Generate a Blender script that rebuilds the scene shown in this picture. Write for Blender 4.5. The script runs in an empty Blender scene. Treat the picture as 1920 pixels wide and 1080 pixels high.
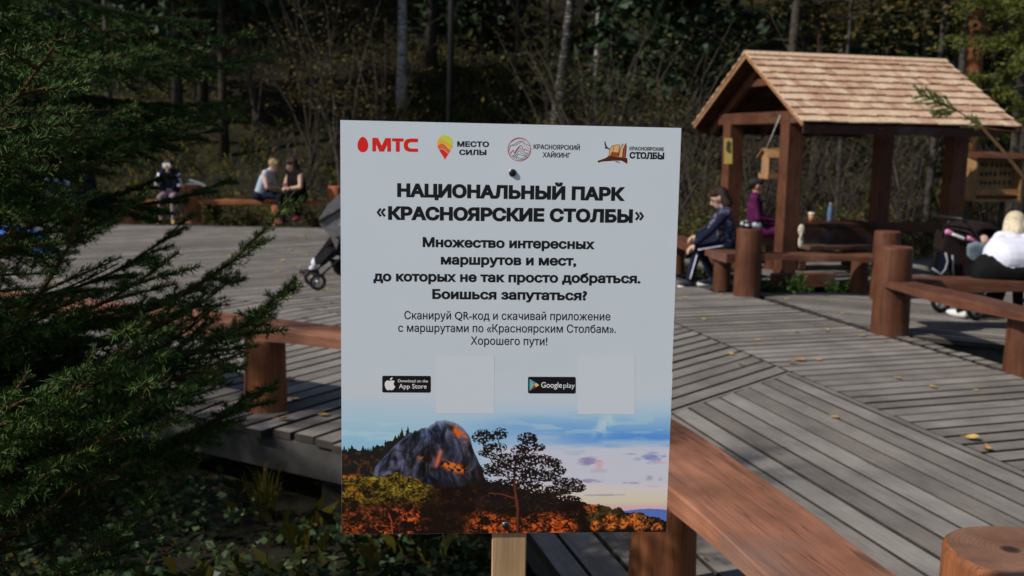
import bpy, math, random
import numpy as np
from mathutils import Vector, Matrix
from mathutils.geometry import delaunay_2d_cdt

random.seed(7)
RNG = np.random.default_rng(11)
SC = bpy.context.scene
COL = SC.collection
R = math.radians

# ------------------------------------------------------------------ camera
EYE = 1.75
FOC = 1920.0
PITCH = math.atan(275 / FOC)
ROLL = R(-1.0)
_cp, _sp, _cr, _sr = math.cos(PITCH), math.sin(PITCH), math.cos(ROLL), math.sin(ROLL)
_fwd = Vector((0, _cp, -_sp))
_up0 = Vector((0, _sp, _cp))
_rt0 = Vector((1, 0, 0))
_rt = _cr * _rt0 - _sr * _up0
_up = _sr * _rt0 + _cr * _up0
cam = bpy.data.cameras.new('camera')
cam.sensor_width = 36
cam.lens = 36
cam.clip_start = 0.05
cam.clip_end = 1000
cam.dof.use_dof = True
cam.dof.focus_distance = 1.87
cam.dof.aperture_fstop = 6.2
camo = bpy.data.objects.new('camera', cam)
COL.objects.link(camo)
M3 = Matrix((_rt, _up, -_fwd)).transposed()
camo.matrix_world = Matrix.Translation((0, 0, EYE)) @ M3.to_4x4()
SC.camera = camo


def at(px, py, Y):
    """world point seen at photo pixel (1920x1080) at distance Y"""
    d = _fwd + _rt * ((px - 960) / FOC) + _up * (-(py - 540) / FOC)
    return Vector((0, 0, EYE)) + d * (Y / d.y)


# ------------------------------------------------------------------ light
SUN_EL = R(40)
SUN_AZ = (-0.915, -0.40)          # horizontal direction towards the sun
w = bpy.data.worlds.new('World')
SC.world = w
w.use_nodes = True
nt = w.node_tree
sky = nt.nodes.new('ShaderNodeTexSky')
sky.sky_type = 'NISHITA'
sky.sun_disc = False
sky.sun_elevation = SUN_EL
sky.sun_rotation = math.atan2(SUN_AZ[0], SUN_AZ[1])
nt.links.new(sky.outputs[0], nt.nodes['Background'].inputs[0])
nt.nodes['Background'].inputs[1].default_value = 0.075
sd = bpy.data.lights.new('sun', 'SUN')
sd.energy = 3.6
sd.angle = R(0.9)
sd.color = (1.0, 0.94, 0.86)
so = bpy.data.objects.new('sun', sd)
COL.objects.link(so)
_sv = Vector((SUN_AZ[0], SUN_AZ[1], 0)).normalized() * math.cos(SUN_EL) + Vector((0, 0, math.sin(SUN_EL)))
so.rotation_euler = _sv.to_track_quat('Z', 'Y').to_euler()
so.location = (0, 0, 60)
vs = SC.view_settings
vs.view_transform = 'Standard'
vs.look = 'None'
vs.exposure = 0.12
vs.gamma = 1.0
SC.cycles.max_bounces = 5
SC.cycles.diffuse_bounces = 3
SC.cycles.glossy_bounces = 2
SC.cycles.transmission_bounces = 3
SC.cycles.transparent_max_bounces = 6


# ------------------------------------------------------------------ materials
def lin(c):
    return tuple(((v / 255) / 12.92 if v <= 10 else ((v / 255 + 0.055) / 1.055) ** 2.4) for v in c)


class NT:
    def __init__(s, name):
        s.m = bpy.data.materials.new(name)
        s.m.use_nodes = True
        s.t = s.m.node_tree
        s.b = s.t.nodes['Principled BSDF']
        s.b.inputs['Specular IOR Level'].default_value = 0.3

    def n(s, typ, **kw):
        nd = s.t.nodes.new('ShaderNode' + typ)
        for k, v in kw.items():
            if k in nd.bl_rna.properties:
                setattr(nd, k, v)
            else:
                nd.inputs[k.replace('_', ' ')].default_value = v
        return nd

    def l(s, a, b):
        s.t.links.new(a, b)

    def coord(s, which='Object', scale=(1, 1, 1), rot=(0, 0, 0)):
        tc = s.n('TexCoord')
        mp = s.n('Mapping')
        mp.inputs['Scale'].default_value = scale
        mp.inputs['Rotation'].default_value = rot
        s.l(tc.outputs[which], mp.inputs[0])
        return mp.outputs[0]

    def noise(s, co, scale, detail=4, rough=0.55):
        n = s.n('TexNoise')
        n.inputs['Scale'].default_value = scale
        n.inputs['Detail'].default_value = detail
        n.inputs['Roughness'].default_value = rough
        s.l(co, n.inputs['Vector'])
        return n.outputs[0]

    def ramp(s, fac, stops):
        r = s.n('ValToRGB')
        e = r.color_ramp.elements
        while len(e) < len(stops):
            e.new(0.5)
        for i, (p, c) in enumerate(stops):
            e[i].position = p
            e[i].color = (*c, 1) if len(c) == 3 else c
        s.l(fac, r.inputs[0])
        return r.outputs[0]

    def mix(s, fac, a, b, mode='MIX'):
        m = s.n('Mix', data_type='RGBA', blend_type=mode)
        for val, idx in ((fac, 0), (a, 6), (b, 7)):
            if isinstance(val, (int, float)):
                m.inputs[idx].default_value = val
            elif isinstance(val, tuple):
                m.inputs[idx].default_value = (*val, 1)
            else:
                s.l(val, m.inputs[idx])
        return m.outputs[2]

    def island(s):
        return s.n('NewGeometry').outputs['Random Per Island']

    def bump(s, h, strength=0.3, dist=0.01):
        b = s.n('Bump')
        b.inputs['Strength'].default_value = strength
        b.inputs['Distance'].default_value = dist
        s.l(h, b.inputs['Height'])
        s.l(b.outputs[0], s.b.inputs['Normal'])

    def out(s, col, rough=0.7):
        if isinstance(col, tuple):
            s.b.inputs['Base Color'].default_value = (*col, 1)
        else:
            s.l(col, s.b.inputs['Base Color'])
        if isinstance(rough, (int, float)):
            s.b.inputs['Roughness'].default_value = rough
        else:
            s.l(rough, s.b.inputs['Roughness'])
        return s.m


def mul(c, k):
    return tuple(v * k for v in c)


def m_plain(name, col, rough=0.6, var=0.25, scale=8, bump=0.0, metal=0.0):
    t = NT(name)
    co = t.coord()
    n = t.noise(co, scale)
    c = t.ramp(n, [(0.3, mul(col, 1 - var)), (0.7, mul(col, 1 + var))])
    t.b.inputs['Metallic'].default_value = metal
    if rough >= .75:
        t.b.inputs['Specular IOR Level'].default_value = .08
    if bump:
        t.bump(t.noise(co, scale * 6), bump, 0.004)
    return t.out(c, rough)


def m_deck(name, ang, tint=(1, 1, 1)):
    """weathered grey planks; grain runs along direction ang (world degrees)"""
    t = NT(name)
    c0 = t.coord(rot=(0, 0, R(-ang)))
    g = t.n('Mapping')
    g.inputs['Scale'].default_value = (1.6, 38, 1)
    t.l(c0, g.inputs[0])
    rid = t.island()
    add = t.n('VectorMath', operation='ADD')
    cx = t.n('CombineXYZ')
    t.l(rid, cx.inputs[0])
    t.l(rid, cx.inputs[2])
    sc_ = t.n('VectorMath', operation='SCALE')
    sc_.inputs[3].default_value = 37
    t.l(cx.outputs[0], sc_.inputs[0])
    t.l(g.outputs[0], add.inputs[0])
    t.l(sc_.outputs[0], add.inputs[1])
    grain = t.noise(add.outputs[0], 2.2, 6, 0.65)
    blot = t.noise(c0, 2.3, 4, 0.6)
    base = t.ramp(rid, [(0.0, mul((0.235, 0.21, 0.188), .85)), (0.5, (0.25, 0.228, 0.207)), (1.0, (0.295, 0.272, 0.25))])
    gr = t.ramp(grain, [(0.25, (0.6, 0.59, 0.58)), (0.5, (0.97, 0.97, 0.97)), (0.8, (1.18, 1.17, 1.15))])
    c = t.mix(1.0, base, gr, 'MULTIPLY')
    bl = t.ramp(blot, [(0.3, (0.68, 0.67, 0.67)), (0.62, (1.08, 1.07, 1.05))])
    c = t.mix(1.0, c, bl, 'MULTIPLY')
    # dark checks and knots
    g2 = t.n('Mapping')
    g2.inputs['Scale'].default_value = (0.9, 30, 1)
    t.l(c0, g2.inputs[0])
    ck = t.noise(g2.outputs[0], 1.7, 2, 0.5)
    ckm = t.ramp(ck, [(0.22, (1, 1, 1)), (0.30, (0, 0, 0))])
    c = t.mix(ckm, c, (0.05, 0.047, 0.043))
    vor = t.n('TexVoronoi', feature='F1')
    vor.inputs['Scale'].default_value = 1.0
    g3 = t.n('Mapping')
    g3.inputs['Scale'].default_value = (2.2, 6.5, 1)
    t.l(c0, g3.inputs[0])
    t.l(g3.outputs[0], vor.inputs['Vector'])
    kn = t.ramp(vor.outputs['Distance'], [(0.03, (1, 1, 1)), (0.075, (0, 0, 0))])
    c = t.mix(kn, c, (0.06, 0.05, 0.042))
    c = t.mix(1.0, c, tint, 'MULTIPLY')
    t.bump(grain, 0.35, 0.004)
    return t.out(c, 0.82)


def m_stain(name, col, axis='z', dark=0.45, scale=1.0, rough=0.58):
    """stained timber, grain along one object axis"""
    t = NT(name)
    s = {'x': (1.2, 14, 14), 'y': (14, 1.2, 14), 'z': (14, 14, 1.2)}[axis]
    co = t.coord(scale=s)
    g = t.noise(co, 2.0 * scale, 6, 0.62)
    b = t.noise(t.coord(), 3.0, 3)
    c = t.ramp(g, [(0.22, mul(col, dark)), (0.5, col), (0.82, mul(col, 1.35))])
    bl = t.ramp(b, [(0.3, (0.68, 0.66, 0.64)), (0.65, (1.1, 1.1, 1.1))])
    c = t.mix(1.0, c, bl, 'MULTIPLY')
    # knots
    v = t.n('TexVoronoi', feature='F1')
    v.inputs['Scale'].default_value = 1.0
    k = {'x': (1.3, 7, 7), 'y': (7, 1.3, 7), 'z': (5, 5, 2.0)}[axis]
    t.l(t.coord(scale=k), v.inputs['Vector'])
    kn = t.ramp(v.outputs['Distance'], [(0.05, (1, 1, 1)), (0.16, (0, 0, 0))])
    c = t.mix(kn, c, mul(col, 0.35))
    # fine streaks and drying cracks along the grain
    f_ = {'x': (1.6, 55, 55), 'y': (55, 1.6, 55), 'z': (55, 55, 1.6)}[axis]
    fs_ = t.noise(t.coord(scale=f_), 1.6, 5, 0.7)
    c = t.mix(1.0, c, t.ramp(fs_, [(.3, (.76, .75, .74)), (.5, (1, 1, 1)), (.72, (1.14, 1.13, 1.12))]), 'MULTIPLY')
    k_ = {'x': (.5, 17, 17), 'y': (17, .5, 17), 'z': (17, 17, .5)}[axis]
    cr_ = t.noise(t.coord(scale=k_), 1.3, 2, 0.5)
    c = t.mix(t.ramp(cr_, [(.49, (0, 0, 0)), (.5, (.8, .8, .8)), (.508, (.8, .8, .8)), (.518, (0, 0, 0))]), c, mul(col, 0.4))
    wr = t.noise(t.coord(), 1.1, 4, .7)
    c = t.mix(t.ramp(wr, [(.56, (0, 0, 0)), (.70, (.55, .55, .55))]), c, tuple(.45 * v + .10 for v in col))
    hb = t.n('Math', operation='ADD')
    t.l(g, hb.inputs[0])
    t.l(fs_, hb.inputs[1])
    t.bump(hb.outputs[0], 0.3, 0.004)
    rg = t.ramp(b, [(0.3, (rough - .08,) * 3), (0.7, (rough + .15,) * 3)])
    return t.out(c, rg)


def m_endgrain(name, col):
    t = NT(name)
    tc = t.n('TexCoord')
    mp = t.n('Mapping')
    mp.inputs['Location'].default_value = (0.035, -0.02, 0)
    mp.inputs['Scale'].default_value = (1, 1, 0)
    t.l(tc.outputs['Object'], mp.inputs[0])
    wv = t.n('TexWave', wave_type='RINGS', rings_direction='SPHERICAL')
    wv.inputs['Scale'].default_value = 26
    wv.inputs['Distortion'].default_value = 3.4
    wv.inputs['Detail'].default_value = 2
    wv.inputs['Detail Scale'].default_value = 1.2
    t.l(mp.outputs[0], wv.inputs['Vector'])
    c = t.ramp(wv.outputs['Fac'], [(0.0, mul(col, 0.86)), (0.5, col), (1.0, mul(col, 1.06))])
    b = t.noise(t.coord(), 7, 5)
    bl = t.ramp(b, [(0.3, (0.6, 0.56, 0.52)), (0.62, (1.15, 1.15, 1.15))])
    c = t.mix(1.0, c, bl, 'MULTIPLY')
    st = t.noise(t.coord(scale=(3, 22, 1)), 2.0, 3)
    sm = t.ramp(st, [(0.62, (0, 0, 0)), (0.72, (0.7, 0.7, 0.7))])
    c = t.mix(sm, c, mul(col, 0.45))
    ln = t.n('VectorMath', operation='LENGTH')
    t.l(mp.outputs[0], ln.inputs[0])
    pm = t.ramp(ln.outputs['Value'], [(0.016, (1, 1, 1)), (0.03, (0, 0, 0))])
    c = t.mix(pm, c, mul(col, 0.18))
    t.bump(b, 0.3, 0.004)
    return t.out(c, 0.62)


def m_leaf(name, stops, rough=0.55, trans=0.0):
    t = NT(name)
    c = t.ramp(t.island(), stops)
    if trans:
        # thin leaf: some light comes through
        tr = t.n('BsdfTranslucent')
        t.l(c, tr.inputs[0])
        mx = t.n('MixShader')
        mx.inputs[0].default_value = trans
        o = t.t.nodes['Material Output']
        t.l(t.b.outputs[0], mx.inputs[1])
        t.l(tr.outputs[0], mx.inputs[2])
        t.l(mx.outputs[0], o.inputs[0])
    return t.out(c, rough)


def m_vcol(name, rough=0.35):
    t = NT(name)
    a = t.n('VertexColor', layer_name='print')
    return t.out(a.outputs[0], rough)


STAIN = (0.27, 0.078, 0.031)
MAT = {}
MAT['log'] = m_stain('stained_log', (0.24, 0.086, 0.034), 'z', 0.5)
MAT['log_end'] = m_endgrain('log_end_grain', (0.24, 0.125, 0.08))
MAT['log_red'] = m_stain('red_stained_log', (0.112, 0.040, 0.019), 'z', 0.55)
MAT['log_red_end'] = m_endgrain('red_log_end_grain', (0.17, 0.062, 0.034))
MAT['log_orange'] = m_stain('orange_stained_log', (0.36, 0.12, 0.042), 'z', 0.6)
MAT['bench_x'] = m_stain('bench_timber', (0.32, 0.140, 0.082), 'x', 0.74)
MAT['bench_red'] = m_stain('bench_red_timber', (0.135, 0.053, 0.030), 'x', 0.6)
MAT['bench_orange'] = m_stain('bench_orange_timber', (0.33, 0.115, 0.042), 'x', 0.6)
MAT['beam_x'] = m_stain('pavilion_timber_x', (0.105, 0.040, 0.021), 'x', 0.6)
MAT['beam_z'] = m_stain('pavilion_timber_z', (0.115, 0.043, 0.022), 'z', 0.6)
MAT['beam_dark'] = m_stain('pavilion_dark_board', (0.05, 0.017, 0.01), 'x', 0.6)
MAT['plank_side'] = m_plain('shaded_plank_side', (0.045, 0.040, 0.035), 0.95, 0.3, 9)  # gap shade painted into the colour of plank sides and chamfers
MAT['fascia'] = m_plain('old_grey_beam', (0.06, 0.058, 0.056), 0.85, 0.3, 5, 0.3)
MAT['pale_wood'] = m_stain('raw_pine', (0.56, 0.36, 0.19), 'z', 0.84, 0.8, 0.6)
MAT['feeder_wood'] = m_stain('feeder_pine', (0.36, 0.19, 0.085), 'x', 0.75)
MAT['white_panel'] = m_plain('white_plastic_panel', (0.74, 0.80, 0.86), 0.35, 0.02, 3)
MAT['black'] = m_plain('black_paint', (0.012, 0.012, 0.013), 0.4, 0.2, 10)
MAT['metal'] = m_plain('grey_metal', (0.45, 0.45, 0.46), 0.35, 0.15, 10, 0, 0.8)
MAT['white'] = m_plain('white_plastic', (0.75, 0.75, 0.75), 0.45, 0.05)
MAT['bark_dark'] = m_plain('dark_bark', (0.042, 0.033, 0.026), 0.95, 0.5, 9, 0.6)
MAT['bark_grey'] = m_plain('grey_bark', (0.062, 0.055, 0.049), 0.95, 0.45, 9, 0.6)
MAT['bark_pine'] = m_plain('orange_pine_bark', (0.24, 0.098, 0.045), 0.95, 0.45, 6, 0.6)
MAT['twig'] = m_plain('grey_twig', (0.075, 0.062, 0.052), 0.9, 0.3, 12)
MAT['twig_brown'] = m_plain('brown_twig', (0.075, 0.045, 0.022), 0.9, 0.3, 20)


def m_birch(w):
    t = NT('birch_bark')
    n = t.noise(t.coord(scale=(2.5, 2.5, 14)), 1.6, 4, 0.6)
    c = t.ramp(n, [(0.36 + .18 * (1 - w), (0.03, 0.027, 0.025)), (0.46 + .2 * (1 - w), (0.32, 0.31, 0.30)), (0.8, (0.46, 0.45, 0.44))])
    return t.out(c, 0.8)


MAT['bark_birch'] = m_birch(1.0)
MAT['bark_birch_dark'] = m_birch(.0)


# ------------------------------------------------------------------ mesh builder
class MB:
    def __init__(s):
        s.v, s.f, s.mi, s.sm = [], [], [], []

    def add(s, vs, fs, mi=0, smooth=False):
        o = len(s.v)
        s.v += [tuple(p) for p in vs]
        for f in fs:
            s.f.append(tuple(i + o for i in f))
            s.mi.append(mi)
            s.sm.append(smooth)

    def box(s, c, size, rot=None, mi=0, bev=0.0):
        c = Vector(c)
        rot = rot or Matrix.Identity(3)
        hx, hy, hz = size[0] / 2, size[1] / 2, size[2] / 2
        if bev <= 0:
            p = [(x, y, z) for z in (-hz, hz) for y in (-hy, hy) for x in (-hx, hx)]
            f = [(0, 2, 3, 1), (4, 5, 7, 6), (0, 1, 5, 4), (2, 6, 7, 3), (0, 4, 6, 2), (1, 3, 7, 5)]
        else:
            b = min(bev, hx * .9, hy * .9, hz * .9)
            p, f = [], []

            def ring(z, ix, iy):
                k = len(p)
                a, bb = hx - ix, hy - iy
                e = b
                p.extend([(a - e, -bb, z), (a, -bb + e, z), (a, bb - e, z), (a - e, bb, z), (-a + e, bb, z), (-a, bb - e, z), (-a, -bb + e, z), (-a + e, -bb, z)])
                return k
            rs = [ring(-hz, b, b), ring(-hz + b, 0, 0), ring(hz - b, 0, 0), ring(hz, b, b)]
            for a_, b_ in zip(rs[:-1], rs[1:]):
                for i in range(8):
                    j = (i + 1) % 8
                    f.append((a_ + i, a_ + j, b_ + j, b_ + i))
            f.append(tuple(rs[0] + i for i in reversed(range(8))))
            f.append(tuple(rs[3] + i for i in range(8)))
        s.add([c + rot @ Vector(q) for q in p], f, mi)

    def beam(s, a, b, w, h, mi=0, bev=0.0, up=(0, 0, 1)):
        """rectangular bar from a to b; w sideways, h along up"""
        a, b = Vector(a), Vector(b)
        x = (b - a)
        L = x.length
        x.normalize()
        up = Vector(up)
        y = up.cross(x)
        if y.length < 1e-4:
            y = Vector((0, 1, 0)).cross(x)
        y.normalize()
        z = x.cross(y)
        s.box((a + b) / 2, (L, w, h), Matrix((x, y, z)).transposed(), mi, bev)

    def tube(s, pts, rad, n=8, mi=0, cap=True, smooth=True, jit=0.0):
        pts = [Vector(p) for p in pts]
        if not hasattr(rad, '__len__'):
            rad = [rad] * len(pts)
        vs, fs = [], []
        prev = None
        for i, p in enumerate(pts):
            t = (pts[min(i + 1, len(pts) - 1)] - pts[max(i - 1, 0)])
            if t.length < 1e-9:
                t = Vector((0, 0, 1))
            t.normalize()
            if prev is None:
                ref = Vector((0, 0, 1)) if abs(t.z) < 0.9 else Vector((1, 0, 0))
                u = t.cross(ref).normalized()
            else:
                u = (prev - t * prev.dot(t))
                u = u.normalized() if u.length > 1e-6 else t.orthogonal().normalized()
            prev = u
            v = t.cross(u)
            for k in range(n):
                a = 2 * math.pi * k / n
                r = rad[i] * (1 + (random.uniform(-jit, jit) if jit else 0))
                vs.append(p + u * (r * math.cos(a)) + v * (r * math.sin(a)))
        for i in range(len(pts) - 1):
            for k in range(n):
                k2 = (k + 1) % n
                fs.append((i * n + k, i * n + k2, (i + 1) * n + k2, (i + 1) * n + k))
        if cap:
            fs.append(tuple(reversed(range(n))))
            fs.append(tuple((len(pts) - 1) * n + k for k in range(n)))
        s.add(vs, fs, mi, smooth)

    def ell(s, c, r, n=12, m=8, mi=0, rot=None, zmin=-1.0, zmax=1.0):
        rot = rot or Matrix.Identity(3)
        c = Vector(c)
        vs, fs = [], []
        t0, t1 = math.asin(zmin), math.asin(zmax)
        for i in range(m + 1):
            th = t0 + (t1 - t0) * i / m
            for k in range(n):
                a = 2 * math.pi * k / n
                vs.append(c + rot @ Vector((r[0] * math.cos(th) * math.cos(a), r[1] * math.cos(th) * math.sin(a), r[2] * math.sin(th))))
        for i in range(m):
            for k in range(n):
                k2 = (k + 1) % n
                fs.append((i * n + k, i * n + k2, (i + 1) * n + k2, (i + 1) * n + k))
        s.add(vs, fs, mi, True)

    def torus(s, c, axis, R_, r, n=24, m=8, mi=0):
        ax = Vector(axis).normalized()
        u = ax.orthogonal().normalized()
        v = ax.cross(u)
        c = Vector(c)
        vs, fs = [], []
        for i in range(n):
            a = 2 * math.pi * i / n
            d = u * math.cos(a) + v * math.sin(a)
            for k in range(m):
                b = 2 * math.pi * k / m
                vs.append(c + d * (R_ + r * math.cos(b)) + ax * (r * math.sin(b)))
        for i in range(n):
            i2 = (i + 1) % n
            for k in range(m):
                k2 = (k + 1) % m
                fs.append((i * m + k, i2 * m + k, i2 * m + k2, i * m + k2))
        s.add(vs, fs, mi, True)

    def poly(s, pts, mi=0, thick=None, smooth=False):
        pts = [Vector(p) for p in pts]
        if thick is None:
            s.add(pts, [tuple(range(len(pts)))], mi, smooth)
        else:
            n = len(pts)
            t = Vector(thick)
            s.add(pts + [p + t for p in pts], [tuple(range(n)), tuple(reversed(range(n, 2 * n)))] + [(i, i + n, (i + 1) % n + n, (i + 1) % n) for i in range(n)], mi, smooth)

    def build(s, name, mats, parent=None, loc=None):
        me = bpy.data.meshes.new(name)
        v = np.array(s.v, float)
        if loc is not None and len(v):
            v = v - np.array(loc, float)
        me.from_pydata(v.tolist(), [], s.f)
        mats = mats if isinstance(mats, (list, tuple)) else [mats]
        for m in mats:
            me.materials.append(MAT[m] if isinstance(m, str) else m)
        me.polygons.foreach_set('material_index', s.mi)
        me.polygons.foreach_set('use_smooth', s.sm)
        me.update()
        return link(name, me, parent, loc)


def link(name, me, parent=None, loc=None):
    """links a mesh whose geometry is in world space (relative to loc); children keep their place under the parent"""
    o = bpy.data.objects.new(name, me)
    COL.objects.link(o)
    o['_o'] = tuple(loc or (0, 0, 0))
    o.location = loc or (0, 0, 0)
    if parent is not None:
        o.parent = parent
        o.location = Vector(o['_o']) - Vector(parent['_o'])
    return o


def tag(o, label, cat, group=None, kind=None):
    if label:
        o['label'] = label
    if cat:
        o['category'] = cat
    if group:
        o['group'] = group
    if kind:
        o['kind'] = kind
    return o


def thing(name, label, cat, loc=(0, 0, 0), group=None):
    """Empty at the base of a thing; its parts are built in world space"""
    o = bpy.data.objects.new(name, None)
    COL.objects.link(o)
    o.location = loc
    o.empty_display_size = 0.1
    o['_o'] = tuple(loc)
    return tag(o, label, cat, group)


def raw_mesh(name, V, F, mats, mi=None, smooth=False):
    """numpy mesh: V (n,3), F (m,k) all faces with k corners"""
    V = np.asarray(V, np.float32)
    F = np.asarray(F, np.int32)
    me = bpy.data.meshes.new(name)
    me.vertices.add(len(V))
    me.vertices.foreach_set('co', V.ravel())
    k = F.shape[1]
    me.loops.add(F.size)
    me.loops.foreach_set('vertex_index', F.ravel())
    me.polygons.add(len(F))
    me.polygons.foreach_set('loop_start', np.arange(0, F.size, k, dtype=np.int32))
    me.polygons.foreach_set('loop_total', np.full(len(F), k, np.int32))
    for m in (mats if isinstance(mats, (list, tuple)) else [mats]):
        me.materials.append(MAT[m] if isinstance(m, str) else m)
    if mi is not None:
        me.polygons.foreach_set('material_index', np.asarray(mi, np.int32))
    if smooth:
        me.polygons.foreach_set('use_smooth', np.ones(len(F), bool))
    me.update(calc_edges=True)
    me.validate()
    return me


def merge_mesh(name, mb, V, F, mats, mi):
    """MB geometry (polygons) plus numpy quads as one mesh"""
    me = bpy.data.meshes.new(name)
    o = len(mb.v)
    me.from_pydata(list(mb.v) + np.asarray(V).tolist(), [], list(mb.f) + (np.asarray(F) + o).tolist())
    for m in mats:
        me.materials.append(MAT[m] if isinstance(m, str) else m)
    me.polygons.foreach_set('material_index', list(mb.mi) + list(mi))
    me.polygons.foreach_set('use_smooth', list(mb.sm) + [False] * len(F))
    me.update()
    return me


def leaf_quads(P, size, rng, up=0.3, aspect=0.65, drop=0.0):
    """two-triangle kite leaves at points P: returns V, F (quads)"""
    n = len(P)
    P = np.asarray(P)
    size = np.broadcast_to(size, (n,))[:, None]
    a = rng.normal(size=(n, 3))
    a[:, 2] = a[:, 2] * up - drop
    a /= np.linalg.norm(a, axis=1, keepdims=True)
    b = rng.normal(size=(n, 3))
    b -= a * (a * b).sum(1, keepdims=True)
    b /= np.linalg.norm(b, axis=1, keepdims=True)
    c = np.cross(a, b)
    V = np.stack([P, P + a * size * .45 + b * size * aspect * .5 + c * size * .08, P + a * size, P + a * size * .45 - b * size * aspect * .5 + c * size * .08], 1).reshape(-1, 3)
    F = np.arange(n * 4).reshape(n, 4)
    return V, F


def rotz(a):
    return Matrix.Rotation(a, 3, 'Z')


# ================================================================== terrain
def vnoise(x, y, seed=0):
    """smooth value noise on numpy arrays"""
    x, y = np.asarray(x, float), np.asarray(y, float)
    xi, yi = np.floor(x).astype(np.int64), np.floor(y).astype(np.int64)
    fx, fy = x - xi, y - yi
    fx, fy = fx * fx * (3 - 2 * fx), fy * fy * (3 - 2 * fy)

    def h(i, j):
        n = (i * 374761393 + j * 668265263 + seed * 982451653) & 0x7fffffff
        n = ((n ^ (n >> 13)) * 1274126177) & 0x7fffffff
        return ((n ^ (n >> 16)) & 0xffff) / 65535.0
    return (h(xi, yi) * (1 - fx) + h(xi + 1, yi) * fx) * (1 - fy) + (h(xi, yi + 1) * (1 - fx) + h(xi + 1, yi + 1) * fx) * fy


def fbm(x, y, o=4, seed=0):
    s, a, t = 0, 0.5, 0
    for k in range(o):
        s = s + a * vnoise(x * 2 ** k, y * 2 ** k, seed + k)
        t += a
        a *= .5
    return s / t


def ground_z(x, y):
    x, y = np.asarray(x, float), np.asarray(y, float)
    e = 22.5 + 1.5 * np.sin(x * .13) + np.clip(x - 6, 0, 40) * -.14
    d = np.clip(y - e, 0, None)
    z = -0.45 + d * d / (d + 5) * 0.52
    z = z + (fbm(x * .8, y * .8, 3, 5) - .5) * (0.10 + np.clip(d, 0, 8) * .05)
    return z


def gz(x, y):
    return float(ground_z(np.array([x]), np.array([y]))[0])


def make_ground():
    xs = np.concatenate([np.linspace(-90, -14, 30), np.linspace(-13, 15, 90), np.linspace(16, 100, 34)])
    ys = np.concatenate([np.linspace(-40, -2, 16), np.linspace(-1.5, 48, 130), np.linspace(50, 170, 40)])
    X, Y = np.meshgrid(xs, ys)
    Z = ground_z(X, Y)
    V = np.stack([X, Y, Z], -1).reshape(-1, 3)
    nx, ny = len(xs), len(ys)
    i = np.arange(nx * ny).reshape(ny, nx)
    F = np.stack([i[:-1, :-1], i[:-1, 1:], i[1:, 1:], i[1:, :-1]], -1).reshape(-1, 4)
    t = NT('forest_floor')
    co = t.coord()
    n1 = t.noise(co, .55, 6, .65)
    n2 = t.noise(co, 6, 5, .7)
    c1 = t.ramp(n1, [(.34, (.006, .005, .003)), (.48, (.013, .011, .003)), (.6, (.032, .027, .004)), (.74, (.018, .012, .004))])
    c2 = t.ramp(n2, [(.3, (.4, .4, .4)), (.7, (1.35, 1.3, 1.2))])
    t.bump(n2, .8, .06)
    m = t.out(t.mix(1.0, c1, c2, 'MULTIPLY'), .95)
    o = link('ground', raw_mesh('ground', V, F, m, smooth=True))
    tag(o, None, None, kind='structure')


make_ground()

# ================================================================== boardwalk
STRIP = -75.0
NX = np.array([math.cos(R(15)), math.sin(R(15))])       # normal of the long strips


def half(n, d):
    """half plane n.p <= d"""
    return (np.array(n, float), float(d))


def through(p, ang, side):
    """half plane bounded by the line through p in direction ang; keeps the left (+1) or right (-1) of it"""
    a = R(ang)
    nrm = np.array([-math.sin(a), math.cos(a)])
    if side > 0:
        nrm = -nrm
    return half(nrm, float(nrm @ np.array(p)))


def clip(poly, hp):
    n, d = hp
    out = []
    for i in range(len(poly)):
        a, b = poly[i], poly[(i + 1) % len(poly)]
        da, db = n @ a - d, n @ b - d
        if da <= 0:
            out.append(a)
        if (da < 0 < db) or (db < 0 < da):
            out.append(a + (b - a) * (da / (da - db)))
    return out


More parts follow.
